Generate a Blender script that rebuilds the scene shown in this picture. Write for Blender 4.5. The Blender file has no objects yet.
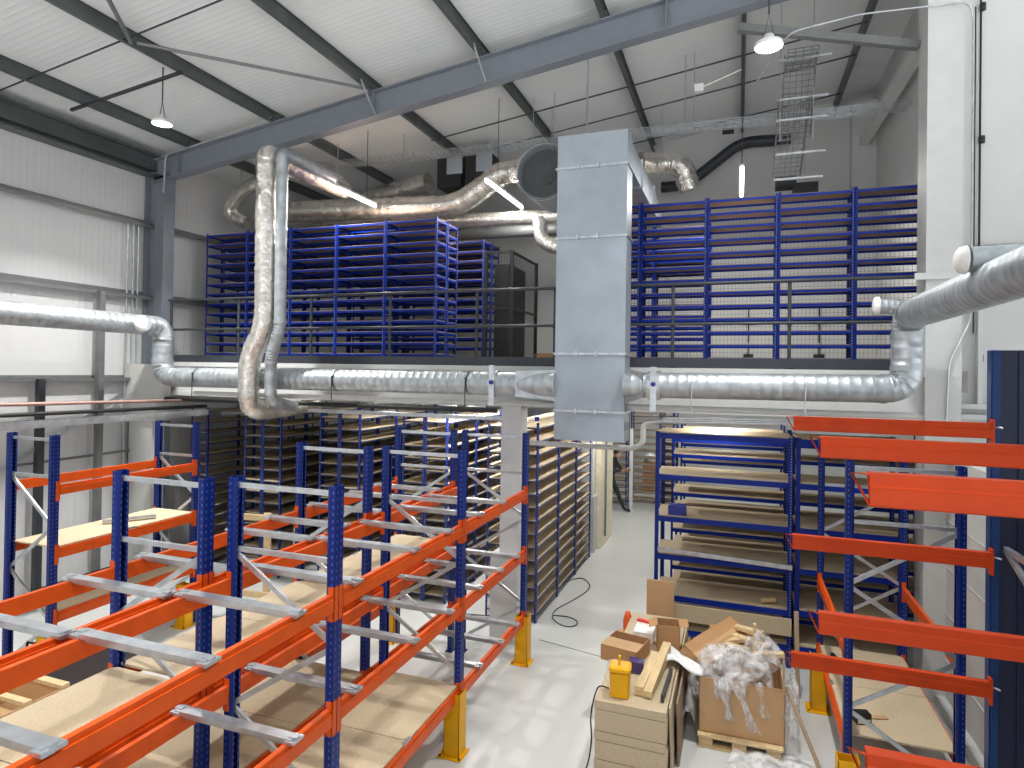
import bpy, math, random
from mathutils import Vector, Matrix
random.seed(7)
C = bpy.context.scene.collection
S = bpy.context.scene

# ------------------------------------------------------------------ camera, world, exposure
F_PX, YAW, PITCH, ROLL = 630.0, 0.346589, 0.009361, 0.014901
CAM_H = 3.9
cd = bpy.data.cameras.new('camera'); cam = bpy.data.objects.new('camera', cd); C.objects.link(cam)
cy_, sy_ = math.cos(YAW), math.sin(YAW); cp, sp = math.cos(PITCH), math.sin(PITCH)
fw = Vector((-sy_*cp, cy_*cp, sp)); rt = Vector((cy_, sy_, 0)); up = rt.cross(fw)
cr, sr = math.cos(ROLL), math.sin(ROLL)
rt2 = rt*cr+up*sr; up2 = up*cr-rt*sr
m = Matrix((rt2, up2, -fw)).transposed().to_4x4(); m.translation = Vector((0, 0, CAM_H))
cam.matrix_world = m
cd.sensor_width = 36; cd.lens = F_PX/1024*36
cd.shift_x = (512-510.8)/1024; cd.shift_y = -(384-365.2)/1024
cd.clip_start = .05; cd.clip_end = 200
S.camera = cam
S.view_settings.view_transform = 'Standard'; S.view_settings.look = 'None'
S.view_settings.gamma = 1; S.view_settings.use_curve_mapping = False
S.view_settings.exposure = 0.06
w = bpy.data.worlds.new('world'); S.world = w; w.use_nodes = True
bg = w.node_tree.nodes['Background']; bg.inputs[1].default_value = 1.0
_tc = w.node_tree.nodes.new('ShaderNodeTexCoord'); _sx = w.node_tree.nodes.new('ShaderNodeSeparateXYZ'); _rp = w.node_tree.nodes.new('ShaderNodeValToRGB')
_mr = w.node_tree.nodes.new('ShaderNodeMapRange'); _mr.inputs[1].default_value = -1; _mr.inputs[2].default_value = 1
w.node_tree.links.new(_tc.outputs['Generated'], _sx.inputs[0]); w.node_tree.links.new(_sx.outputs['Z'], _mr.inputs[0]); w.node_tree.links.new(_mr.outputs[0], _rp.inputs[0])
_rp.color_ramp.elements[0].position = .3; _rp.color_ramp.elements[0].color = (3.4, 3.45, 3.5, 1)  # bright lower half of the world, added to light the ceiling
_rp.color_ramp.elements[1].position = .55; _rp.color_ramp.elements[1].color = (.5, .52, .55, 1)
w.node_tree.links.new(_rp.outputs[0], bg.inputs[0])
LAMP_W, STRIP_W = 250, 26       # high-bay lamp and fluorescent strip power

# ------------------------------------------------------------------ materials
def nmat(name):
    m = bpy.data.materials.new(name); m.use_nodes = True
    return m, m.node_tree, m.node_tree.nodes['Principled BSDF']
def lin(c):
    return tuple(((v/255)/12.92 if v/255 <= .04045 else (((v/255)+.055)/1.055)**2.4) for v in c)
def mat(name, rgb, rough=.5, metal=0., var=.06, scale=6., bump=0., bscale=40., coat=0., alpha=1., trans=0., stretch=(1, 1, 1)):
    m, nt, b = nmat(name); L = nt.links.new
    col = lin(rgb)
    tc = nt.nodes.new('ShaderNodeTexCoord'); mp = nt.nodes.new('ShaderNodeMapping'); mp.inputs['Scale'].default_value = stretch
    L(tc.outputs['Object'], mp.inputs[0])
    nz = nt.nodes.new('ShaderNodeTexNoise'); nz.inputs['Scale'].default_value = scale; nz.inputs['Detail'].default_value = 4
    L(mp.outputs[0], nz.inputs['Vector'])
    rp = nt.nodes.new('ShaderNodeValToRGB')
    rp.color_ramp.elements[0].position = .3; rp.color_ramp.elements[1].position = .7
    rp.color_ramp.elements[0].color = tuple(max(0, c*(1-var*2)) for c in col)+(1,)
    rp.color_ramp.elements[1].color = tuple(min(1, c*(1+var*1.2)) for c in col)+(1,)
    L(nz.outputs[0], rp.inputs[0]); L(rp.outputs[0], b.inputs['Base Color'])
    b.inputs['Roughness'].default_value = rough; b.inputs['Metallic'].default_value = metal
    if coat: b.inputs['Specular IOR Level'].default_value = .22; b.inputs['Coat Weight'].default_value = coat*.25; b.inputs['Coat Roughness'].default_value = .15
    if alpha < 1: b.inputs['Alpha'].default_value = alpha
    if trans: b.inputs['Transmission Weight'].default_value = trans
    if bump:
        n2 = nt.nodes.new('ShaderNodeTexNoise'); n2.inputs['Scale'].default_value = bscale; n2.inputs['Detail'].default_value = 3
        L(mp.outputs[0], n2.inputs['Vector'])
        bp = nt.nodes.new('ShaderNodeBump'); bp.inputs['Strength'].default_value = bump; bp.inputs['Distance'].default_value = .02
        L(n2.outputs[0], bp.inputs['Height']); L(bp.outputs[0], b.inputs['Normal'])
    return m
def M2(nt, op, a, b=None):
    n = nt.nodes.new('ShaderNodeMath'); n.operation = op
    for i, v in enumerate((a, b)):
        if v is None: continue
        if isinstance(v, (int, float)): n.inputs[i].default_value = v
        else: nt.links.new(v, n.inputs[i])
    return n.outputs[0]
def ribbed(name, rgb, axis, pitch, depth, rough=.45, seam=0., seamaxis='Y'):
    """sheet with fine parallel ribs; seam = spacing of panel joints"""
    m = mat(name, rgb, rough, var=.03, scale=.6); nt = m.node_tree; b = nt.nodes['Principled BSDF']
    tc = nt.nodes.new('ShaderNodeTexCoord'); sx = nt.nodes.new('ShaderNodeSeparateXYZ'); nt.links.new(tc.outputs['Object'], sx.inputs[0])
    v = M2(nt, 'SINE', M2(nt, 'MULTIPLY', sx.outputs[axis], 2*math.pi/pitch))
    v = M2(nt, 'POWER', M2(nt, 'ABSOLUTE', v), 6.0)
    if seam:
        f = M2(nt, 'FRACT', M2(nt, 'DIVIDE', sx.outputs[seamaxis], seam))
        g = M2(nt, 'GREATER_THAN', f, .985)
        v = M2(nt, 'SUBTRACT', v, M2(nt, 'MULTIPLY', g, 4.0))
    bp = nt.nodes.new('ShaderNodeBump'); bp.inputs['Strength'].default_value = .8; bp.inputs['Distance'].default_value = depth
    nt.links.new(v, bp.inputs['Height']); nt.links.new(bp.outputs[0], b.inputs['Normal'])
    return m
def punched(name, rgb, hole, pitch=.05, rough=.38, off=.025):
    """painted steel post with two columns of punched slots; holes are drawn as small marks in the hole colour"""
    m = mat(name, rgb, rough, var=.04, coat=.3); nt = m.node_tree; b = nt.nodes['Principled BSDF']
    tc = nt.nodes.new('ShaderNodeTexCoord'); sx = nt.nodes.new('ShaderNodeSeparateXYZ'); nt.links.new(tc.outputs['Object'], sx.inputs[0])
    z = M2(nt, 'LESS_THAN', M2(nt, 'ABSOLUTE', M2(nt, 'SUBTRACT', M2(nt, 'FRACT', M2(nt, 'DIVIDE', sx.outputs['Z'], pitch)), .5)), .2)
    y = M2(nt, 'LESS_THAN', M2(nt, 'ABSOLUTE', M2(nt, 'SUBTRACT', M2(nt, 'ABSOLUTE', sx.outputs['Y']), off)), .006)
    ge = nt.nodes.new('ShaderNodeNewGeometry'); s2 = nt.nodes.new('ShaderNodeSeparateXYZ')
    tn = nt.nodes.new('ShaderNodeTexCoord'); nt.links.new(tn.outputs['Normal'], s2.inputs[0])
    nx = M2(nt, 'GREATER_THAN', M2(nt, 'ABSOLUTE', s2.outputs['X']), .7)
    mk = M2(nt, 'MULTIPLY', M2(nt, 'MULTIPLY', z, y), nx)
    x = M2(nt, 'LESS_THAN', M2(nt, 'ABSOLUTE', M2(nt, 'ADD', sx.outputs['X'], .02)), .006)
    ny = M2(nt, 'GREATER_THAN', M2(nt, 'ABSOLUTE', s2.outputs['Y']), .7)
    mk = M2(nt, 'MAXIMUM', mk, M2(nt, 'MULTIPLY', M2(nt, 'MULTIPLY', z, x), ny))
    mx = nt.nodes.new('ShaderNodeMix'); mx.data_type = 'RGBA'
    old = b.inputs['Base Color'].links[0].from_socket
    nt.links.new(mk, mx.inputs['Factor']); nt.links.new(old, mx.inputs['A']); mx.inputs['B'].default_value = lin(hole)+(1,)
    nt.links.new(mx.outputs['Result'], b.inputs['Base Color'])
    return m
def glow(name, rgb, strength):
    m, nt, b = nmat(name)
    b.inputs['Emission Color'].default_value = rgb+(1,); b.inputs['Emission Strength'].default_value = strength
    return m

WHITE = mat('white_paint', (204, 205, 203), .55, var=.02)
WALLW = mat('white_wall', (200, 201, 199), .6, var=.02, scale=1.5)
CLAD = ribbed('white_ribbed_cladding', (206, 207, 207), 'Y', .22, .0025, seam=1.1, seamaxis='Y')
BACKW = ribbed('grey_white_cladding', (188, 186, 182), 'X', .3, .008)
ROOF = ribbed('roof_liner', (222, 226, 226), 'Y', .2, .002, .5)
FLOOR = mat('pale_floor_coating', (204, 206, 204), .28, var=.035, scale=.8, bump=.03, bscale=3)
STEEL = mat('grey_painted_steel', (118, 124, 132), .45, var=.03)
DSTEEL = mat('dark_galvanised_purlin', (92, 98, 98), .42, .35, var=.1, scale=3)
RAILG = mat('grey_wall_rail', (120, 122, 122), .4, .3, var=.06)
CONC = mat('white_block', (200, 200, 196), .75, var=.05, scale=2, bump=.1, bscale=25)
GALV = mat('galvanised_steel', (196, 200, 204), .32, .75, var=.1, scale=9, stretch=(1, 1, 1))
SPIRAL = mat('spiral_duct_steel', (186, 192, 196), .44, .75, var=.12, scale=7, bump=.12, bscale=14)
SHEET = mat('galvanised_sheet', (166, 175, 184), .5, .5, var=.07, scale=2.2, bump=.05, bscale=3)
FOIL = mat('crinkled_foil', (228, 224, 216), .26, .85, var=.12, scale=11, bump=.8, bscale=17)
ORANGE = mat('orange_beam_paint', (214, 84, 22), .4, var=.06, coat=.3)
ORANGER = mat('red_orange_beam_paint', (186, 60, 14), .5, var=.05, coat=.1)
BLUE = punched('blue_rack_post', (8, 34, 108), (70, 92, 150))  # pale hole colour paints in the light caught on slot edges
NAVY = punched('navy_rack_post', (28, 56, 104), (20, 28, 50), .075)
NAVYP = mat('navy_panel', (12, 24, 54), .5, var=.06, scale=3)
SBLUE = punched('blue_shelf_post', (4, 40, 132), (140, 150, 176), .04, .4, .012)
SRAIL = mat('blue_shelf_rail', (6, 50, 160), .36, var=.05, coat=.3)
SRAILD = mat('dark_blue_shelf_rail', (6, 42, 142), .4, var=.05, coat=.2)
SRAILU = mat('blue_edge_rail', (36, 52, 96), .4, var=.05)
CHIP = mat('chipboard', (196, 178, 148), .72, var=.06, scale=60, bump=.05, bscale=120)
CHIPD = mat('brown_chipboard', (150, 128, 108), .75, var=.07, scale=60)
CHIPE = mat('chipboard_edge', (176, 156, 128), .85, var=.16, scale=30, stretch=(1, 1, 9))
CARD = mat('cardboard', (182, 138, 94), .8, var=.04, scale=5)
CARDL = mat('light_cardboard', (196, 158, 116), .8, var=.04, scale=5)
TIMBER = mat('raw_timber', (214, 188, 142), .7, var=.08, scale=5, stretch=(6, .6, 6))
YELLOW = mat('yellow_guard_paint', (232, 170, 14), .42, var=.05, coat=.3)
BLACK = mat('black_plastic', (26, 26, 28), .5, var=.1)
DARK = mat('dark_steel', (58, 62, 68), .42, .3, var=.06)
CABLE = mat('black_cable', (20, 20, 22), .6)
PINK = mat('copper_pipe', (186, 152, 142), .35, .5)
REDP = mat('red_plastic', (214, 52, 34), .4)
WHITEP = mat('white_plastic', (232, 232, 228), .4)
BAG = mat('white_foam_sheet', (232, 232, 232), .6, bump=.3, bscale=8)
SKIN = mat('skin', (186, 138, 112), .55)
CLOTH = mat('dark_cloth', (38, 40, 48), .85, bump=.2, bscale=30)
CLOTH2 = mat('dark_trousers', (52, 50, 52), .85, bump=.2, bscale=30)
HAIR = mat('dark_hair', (36, 28, 24), .7)
GREENP = mat('green_plastic', (52, 96, 70), .5)
BLUEP = mat('blue_plastic', (24, 44, 140), .4)
PURPLE = mat('purple_print', (70, 56, 110), .5)
COPPER = mat('orange_tape', (196, 92, 44), .5)
LAMPG = glow('lamp_glow', (1, 1, 1), 30)
TUBEG = glow('tube_glow', (1, .99, .95), 12)
def plastic_film():
    m, nt, b = nmat('clear_plastic_film'); L = nt.links.new
    b.inputs['Base Color'].default_value = (.92, .93, .94, 1); b.inputs['Roughness'].default_value = .15
    b.inputs['Transmission Weight'].default_value = .1; b.inputs['IOR'].default_value = 1.25
    tc = nt.nodes.new('ShaderNodeTexCoord')
    nz = nt.nodes.new('ShaderNodeTexNoise'); nz.inputs['Scale'].default_value = 8; nz.inputs['Detail'].default_value = 2.5
    L(tc.outputs['Object'], nz.inputs['Vector'])
    bp = nt.nodes.new('ShaderNodeBump'); bp.inputs['Strength'].default_value = .8; bp.inputs['Distance'].default_value = .04
    L(nz.outputs[0], bp.inputs['Height']); L(bp.outputs[0], b.inputs['Normal'])
    rp = nt.nodes.new('ShaderNodeMapRange'); rp.inputs[1].default_value = .35; rp.inputs[2].default_value = .65
    rp.inputs[3].default_value = .08; rp.inputs[4].default_value = .62
    L(nz.outputs[0], rp.inputs[0]); L(rp.outputs[0], b.inputs['Alpha'])
    return m
FILM = plastic_film()

# ------------------------------------------------------------------ mesh builder
class MB:
    def __init__(s): s.v = []; s.f = []; s.mi = []; s.sm = []
    def add(s, vs, fs, mi=0, smooth=False):
        k = len(s.v); s.v += [tuple(p) for p in vs]
        for f in fs: s.f.append([i+k for i in f]); s.mi.append(mi); s.sm.append(smooth)
        return s
    def box(s, x0, x1, y0, y1, z0, z1, mi=0):
        x0, x1 = sorted((x0, x1)); y0, y1 = sorted((y0, y1)); z0, z1 = sorted((z0, z1))
        v = [(x, y, z) for z in (z0, z1) for y in (y0, y1) for x in (x0, x1)]
        return s.add(v, [(0, 2, 3, 1), (4, 5, 7, 6), (0, 1, 5, 4), (2, 6, 7, 3), (0, 4, 6, 2), (1, 3, 7, 5)], mi)
    def bar(s, p, q, w, h, mi=0, upv=(0, 0, 1)):
        p, q = Vector(p), Vector(q); d = (q-p).normalized(); u = Vector(upv)
        if abs(d.dot(u)) > .98: u = Vector((1, 0, 0))
        r = d.cross(u).normalized(); u = r.cross(d)
        v = [e+r*a*w/2+u*b*h/2 for e in (p, q) for a, b in ((-1, -1), (1, -1), (1, 1), (-1, 1))]
        return s.add(v, [(0, 1, 2, 3), (7, 6, 5, 4), (0, 4, 5, 1), (1, 5, 6, 2), (2, 6, 7, 3), (3, 7, 4, 0)], mi)
    def prism(s, prof, p, q, upv=(0, 0, 1), mi=0):
        """prof: (a, b) outline, a along the side axis, b along up; swept p to q"""
        p, q = Vector(p), Vector(q); d = (q-p).normalized(); u = Vector(upv)
        r = d.cross(u).normalized(); u = r.cross(d); n = len(prof)
        v = [e+r*a+u*b for e in (p, q) for a, b in prof]
        return s.add(v, [tuple(range(n))[::-1], tuple(range(n, 2*n))]+[(i, (i+1) % n, (i+1) % n+n, i+n) for i in range(n)], mi)
    def tube(s, pts, r, n=12, mi=0, caps=True, smooth=True):
        pts = [Vector(p) for p in pts]; N = len(pts)
        rs = r if isinstance(r, (list, tuple)) else [r]*N
        d0 = (pts[1]-pts[0]).normalized(); u = Vector((0, 0, 1)) if abs(d0.z) < .9 else Vector((0, 1, 0))
        u = (u-d0*u.dot(d0)).normalized(); vs = []
        for i in range(N):
            a = pts[max(i-1, 0)]; b = pts[min(i+1, N-1)]; d = (b-a)
            d = d.normalized() if d.length > 1e-9 else d0
            u = (u-d*u.dot(d))
            u = u.normalized() if u.length > 1e-6 else Vector((1, 0, 0))
            w_ = d.cross(u)
            for k in range(n):
                t = 2*math.pi*k/n; vs.append(pts[i]+(u*math.cos(t)+w_*math.sin(t))*rs[i])
        fs = [(i*n+k, i*n+(k+1) % n, (i+1)*n+(k+1) % n, (i+1)*n+k) for i in range(N-1) for k in range(n)]
        s.add(vs, fs, mi, smooth)
        if caps:
            s.add(vs[:n], [tuple(range(n))[::-1]], mi); s.add(vs[-n:], [tuple(range(n))], mi)
        return s
    def lathe(s, prof, n=20, c=(0, 0, 0), mi=0, smooth=True, ax='z'):
        vs = []
        for r, z in prof:
            for k in range(n):
                t = 2*math.pi*k/n; a, b = r*math.cos(t), r*math.sin(t)
                vs.append((c[0]+a, c[1]+b, c[2]+z) if ax == 'z' else (c[0]+z, c[1]+a, c[2]+b) if ax == 'x' else (c[0]+a, c[1]+z, c[2]+b))
        fs = [(i*n+k, i*n+(k+1) % n, (i+1)*n+(k+1) % n, (i+1)*n+k) for i in range(len(prof)-1) for k in range(n)]
        return s.add(vs, fs, mi, smooth)
    def xf(s, M_):
        s.v = [tuple(M_ @ Vector(p)) for p in s.v]; return s
    def build(s, name, mats, parent=None, loc=None):
        """mesh given in world coordinates of the (unrotated) parent; loc = origin of the object, in world coordinates"""
        if not isinstance(mats, (list, tuple)): mats = [mats]
        po = Vector(parent['_o']) if parent is not None else Vector((0, 0, 0))
        o0 = Vector(loc) if loc is not None else po
        me = bpy.data.meshes.new(name)
        me.from_pydata([tuple(Vector(p)-o0) for p in s.v], [], s.f)
        for mm in mats: me.materials.append(mm)
        me.polygons.foreach_set('material_index', s.mi); me.polygons.foreach_set('use_smooth', s.sm)
        me.update()
        o = bpy.data.objects.new(name, me); C.objects.link(o); o.location = o0-po
        if parent is not None: o.parent = parent
        o['_o'] = tuple(o0)
        return o
def tag(o, label=None, cat=None, group=None, kind=None):
    if label: o['label'] = label
    if cat: o['category'] = cat
    if group: o['group'] = group
    if kind: o['kind'] = kind
    return o
def empty(name, loc, label, cat, group=None, rz=0):
    o = bpy.data.objects.new(name, None); C.objects.link(o); o.location = loc; o.rotation_euler = (0, 0, rz)
    o.empty_display_size = .1; o['_o'] = tuple(loc)
    return tag(o, label, cat, group)
def lp(name, loc, rz=0):
    """local root: parts are built around the origin, the empty carries the place"""
    o = bpy.data.objects.new(name, None); C.objects.link(o); o.location = loc; o.rotation_euler = (0, 0, rz)
    o['_o'] = (0, 0, 0); return o
def copy_tree(o, parent=None):
    c = o.copy(); C.objects.link(c)
    if parent is not None: c.parent = parent
    for ch in kids.get(o.name, []): copy_tree(ch, c)
    return c
kids = {}
def index_kids():
    kids.clear()
    for o in bpy.data.objects:
        if o.parent: kids.setdefault(o.parent.name, []).append(o)
def inst(o, loc, parent, rz=None):
    """copy of one part, shifted"""
    c = o.copy(); C.objects.link(c); c.parent = parent; c.location = loc
    if rz is not None: c.rotation_euler = (0, 0, rz)
    c['_o'] = tuple(Vector(parent['_o'])+Vector(loc)); return c
def struct(name, mb, m_, **k):
    return tag(mb.build(name, m_), kind='structure', **k)
def arc(pts, rad, seg=6):
    """polyline with its corners rounded"""
    pts = [Vector(p) for p in pts]; out = [pts[0]]
    for i in range(1, len(pts)-1):
        a, b, c = pts[i-1], pts[i], pts[i+1]; d1 = (a-b); d2 = (c-b)
        r = min(rad, d1.length*.49, d2.length*.49); p1 = b+d1.normalized()*r; p2 = b+d2.normalized()*r
        for k in range(seg+1):
            t = k/seg; out.append(p1*(1-t)**2+b*2*t*(1-t)+p2*t*t)
    out.append(pts[-1]); return out
def subdiv(pts, step):
    out = [pts[0]]
    for a, b in zip(pts, pts[1:]):
        n = max(1, round((b-a).length/step))
        for k in range(1, n+1): out.append(a.lerp(b, k/n))
    return out
def spiral_duct(mb, pts, r, pitch=.1, rad=.35, n=24, collars=True, caps=True):
    """spiral-wound round duct: lock seams as fine raised rings"""
    path = arc(pts, rad, 5); P = []; R = []
    for a, b in zip(path, path[1:]):
        L_ = (b-a).length; k = max(1, round(L_/pitch))
        for i in range(k):
            for t, q in ((0, .0), (.8, .0), (.88, .0026), (.95, .0026)):
                P.append(a.lerp(b, (i+t)/k)); R.append(r+q)
    P.append(path[-1]); R.append(r)
    mb.tube(P, R, n, caps=caps)
    if collars:
        V = [Vector(p) for p in pts]
        for i in range(1, len(V)-1):
            for d in (V[i-1]-V[i], V[i+1]-V[i]):
                if d.length < .3: continue
                c = V[i]+d.normalized()*min(rad, d.length*.49); e = d.normalized()*.03
                mb.tube([c-e, c+e], r+.008, n, caps=False)
    return mb
def foil_duct(mb, pts, r, rad=.3, n=18, band=.55):
    """foil-wrapped insulated duct: slightly lumpy skin with tape bands"""
    path = subdiv(arc(pts, rad, 6), .06); P = []; R = []; acc = 0
    for i, p in enumerate(path):
        if i: acc += (p-path[i-1]).length
        near = (acc % band) < .05
        P.append(p); R.append(r*(1+random.uniform(-.025, .025))-(r*.07 if near else 0))
    k0 = len(mb.v); mb.tube(P, R, n)
    for j in range(k0, len(mb.v)):
        v = mb.v[j]; mb.v[j] = (v[0]+random.uniform(-1, 1)*r*.022, v[1]+random.uniform(-1, 1)*r*.022, v[2]+random.uniform(-1, 1)*r*.022)
    return mb

# ------------------------------------------------------------------ building shell
XL, XR, YM, ZF = -10.7, 2.6, 9.0, 3.98       # left wall, right wall beyond, mezzanine front, mezzanine floor
YB, YU = 14.8, 23.0                          # back wall upstairs, back wall below
def zroof(x): return 7.8+.136*(x+10.7)
struct('floor', MB().box(-13, 9, -6, 24, -.2, 0), FLOOR)
mb = MB().add([(XL-.1, -6, zroof(XL-.1)+.2), (6, -6, zroof(6)+.2), (6, YB+.1, zroof(6)+.2), (XL-.1, YB+.1, zroof(XL-.1)+.2)], [(0, 1, 2, 3)])
mb.add([(p[0], p[1], p[2]+.12) for p in mb.v[:4]], [(3, 2, 1, 0)])
struct('ceiling', mb, ROOF)
struct('wall_left', MB().box(XL-.2, XL, -6, 24, 0, zroof(XL)+.2), CLAD)
struct('wall_back', MB().box(XL, 5, YB, YB+.15, ZF, 10.6), WALLW)
struct('wall_back_lower', MB().box(XL, 5, YU, YU+.15, 0, ZF), WALLW)
struct('wall_right', MB().box(XR, XR+.15, YM+.36, YB, 0, 10.2), WALLW)
struct('wall_right_front', MB().box(2.5, 9, YM+.3, YM+.45, 0, 10.9), WALLW)
# low panelled wall along the right rack
mb = MB().box(2.36, 2.5, 3.0, 9.2, 0, 2.95)
for z in [.55*i for i in range(1, 6)]: mb.box(2.35, 2.36, 3.0, 9.2, z-.004, z+.004)
struct('wall_right_low', mb, CONC)
struct('trim_1', MB().box(2.26, 2.36, 3.0, 9.2, 0, .1), WHITE)
mb = MB()
mb.box(2.5, 5, YM+.26, YM+.3, 5.44, 5.54)
struct('trim_2', mb, RAILG)
mb = MB()
for z in (3.55, 3.42): mb.box(2.2, 5, YM+.2, YM+.3, z-.03, z+.03)
mb.box(2.76, 2.81, YM+.2, YM+.3, 3.58, 5.44)
struct('trim_3', mb, WHITE)
# mezzanine slab, edge beam, soffit
mb = MB().box(XL+.02, XR, YM, YB, 3.72, ZF).box(XL+.02, XR, YB, YU, 3.72, ZF)
struct('ceiling_mezzanine', mb, mat('soffit_paint', (150, 148, 144), .7))
mb = MB().box(-10.25, 2.5, YM-.1, YM, 3.36, 3.44).box(-10.25, 2.5, YM-.06, YM-.02, 3.44, 3.9).box(-10.25, 2.5, YM-.14, YM, 3.9, 3.975)
struct('trim_4', mb, WHITE)
mb = MB()
for x in (-8.2, -5.6, 0.6):
    mb.box(x-.09, x+.09, YM, YU, 3.44, 3.46).box(x-.01, x+.01, YM, YU, 3.46, 3.7)
for y in (10.9, 12.9, 15.2, 18): mb.box(XL, XR, y-.06, y+.06, 3.5, 3.72)
struct('trim_5', mb, mat('soffit_beam_paint', (140, 138, 134), .6))

# steel portal frame
def i_beam(mb, p, q, h, w_, tf=.02, tw=.012, upv=(0, 0, 1)):
    mb.prism([(-w_/2, -h/2), (w_/2, -h/2), (w_/2, -h/2+tf), (tw/2, -h/2+tf), (tw/2, h/2-tf), (w_/2, h/2-tf), (w_/2, h/2), (-w_/2, h/2), (-w_/2, h/2-tf), (-tw/2, h/2-tf), (-tw/2, -h/2+tf), (-w_/2, -h/2+tf)], p, q, upv)
    return mb
mb = MB(); i_beam(mb, (XL+.1, YM, zroof(XL+.1)-.215), (2.08, YM, zroof(2.08)-.215), .43, .2)
for x in (-9.9, -5.7, -1.0, .2): mb.box(x-.008, x+.008, YM-.1, YM+.1, zroof(x)-.42, zroof(x)-.02)
o = mb.build('roof_rafter', STEEL); tag(o, 'grey painted steel roof beam sloping up from the left column to the right', 'roof beam')
mb = MB(); i_beam(mb, (-10.43, YM, 0), (-10.43, YM, zroof(-10.43)-.3), .5, .24, upv=(1, 0, 0))
mb.box(-10.2, -10.17, YM-.12, YM+.12, 7.0, 7.55)
tag(mb.build('steel_column', STEEL), 'grey steel column at the left wall under the roof beam', 'column')
mb = MB().box(2.125, 2.5, YM-.13, YM+.29, 0, 9.5)
tag(mb.build('steel_column', WHITE), 'white full-height column at the right end of the mezzanine', 'column')
root = empty('boxed_column', (-3.15, 8.75, 0), 'white column with a wide boxed base behind the front rack end', 'column')
MB().box(-3.24, -2.94, 8.6, 8.9, 1.25, 3.4).build('shaft', WHITE, root)
MB().box(-3.34, -2.92, 8.5, 8.95, 0, 1.25).build('base_box', WHITE, root)
# back corner column and pillar downstairs
tag(MB().box(2.15, 2.6, YB-.3, YB, ZF, 9.55).build('corner_column', WHITE), 'white boxed column in the far upper right corner', 'column')
root = empty('pillar', (-3.1, 13.6, 0), 'white pillar with a boxed foot at the end of the aisle shelving', 'pillar')
MB().box(-3.2, -2.95, 13.5, 13.75, 1.2, 3.5).build('shaft', WHITE, root)
MB().box(-3.5, -2.9, 13.45, 13.8, 0, 1.2).build('base_box', WHITE, root)
struct('wall_aisle', MB().box(-2.95, -2.82, 13.8, 15.15, 0, 3.72), mat('cream_wall', (226, 218, 190), .6))
tag(MB().bar((-2.8, 14.2, .2), (-2.8, 14.2, 3.5), .03, .05).build('conduit', RAILG), 'grey conduit running down the cream wall by the doorway', 'conduit')

# purlins with brackets
mb0 = MB()
for i, x in enumerate((-9.62, -7.74, -5.74, -3.79, -1.89, 0.02, 1.87)):
    z = zroof(x); mb = MB(); y0, y1 = -3, YB
    mb.prism([(-.03, 0), (.035, 0), (.035, .006), (-.024, .006), (-.024, .17), (.0, .194), (.04, .194), (.04, .2), (-.03, .2)], (x, y0, z), (x, y1, z))
    root = empty('roof_purlin', (x, YM, z), 'dark steel roof purlin, '+['lowest one nearest the left wall', 'second up from the left wall, carrying the lamp rod', 'third up from the left wall', 'middle one above the foil ducts', 'crossing the beam right of the middle', 'running straight away left of the right lamp', 'last one before the right column'][i], 'purlin', 'roof purlins')
    mb.build('channel', DSTEEL, root)
    MB().box(x-.05, x+.05, YM-.08, YM+.08, z-.0, z+.12).build('cleat', DSTEEL, root)
    if i in (2, 3):
        MB().bar((x+.02, YM-.42, z+.05), (x+.1, YM-.1, z-.4), .022, .022).build('fly_brace', GALV, root)
tag(MB().box(XL, XL+.2, -3, 9, 7.62, 7.86).box(XL, XL+.32, -3, 9, 7.86, 7.9).box(XL+.02, XL+.26, -3, 9, 7.50, 7.53).build('eaves_beam', DSTEEL), 'dark steel eaves beam along the top of the left wall', 'eaves beam')
def rod(name, pts, r, m_, label, cat, n=8, group=None):
    return tag(MB().tube(pts, r, n).build(name, m_), label, cat, group)
rod('tie_rod', [(-10.3, 6.1, zroof(-10.3)+.05), (-5.94, 6.1, zroof(-5.94)+.05)], .012, DARK, 'thin dark tie rod crossing the purlins at upper left', 'tie rod')
rod('roof_brace', [(-7.65, 6.2, zroof(-7.65)+.02), (-5.75, 8.75, zroof(-5.75)-.02)], .025, RAILG, 'long grey diagonal brace tube between two purlins at upper left', 'brace')
rod('roof_brace', [(-7.7, 6.15, zroof(-7.7)+.02), (-7.1, 5.3, zroof(-7.1)+.05)], .03, RAILG, 'short grey brace tube leaving the top edge at upper left', 'brace')
tag(MB().bar((-9.85, 6.87, zroof(-9.85)-.04), (-7.65, 6.93, zroof(-7.65)-.04), .04, .04).build('lamp_rail', DARK), 'dark channel under two purlins that carries the left lamp', 'rail')
tag(MB().bar((2.42, 9.5, 8.62), (2.36, 14.7, 8.72), .16, .18).build('wall_brace', WHITE), 'white steel tube running back along the far right wall', 'brace')
tag(MB().bar((2.12, YM+.25, 8.12), (-.05, YM+.25, 8.72), .1, .1).build('cross_beam', RAILG), 'light grey beam from the right column to under the roof beam', 'beam')
for i, (y, z) in enumerate(((13.9, .0), (12.3, .0), (11.2, .0))):
    rod('tie_rod', [(-5.8, y, zroof(-5.8)+.0), (1.87, y, zroof(1.87)+.0)], .014, DARK, 'dark tie rod under the far roof, '+['furthest back', 'middle of the three', 'nearest the roof beam'][i], 'tie rod')

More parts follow.
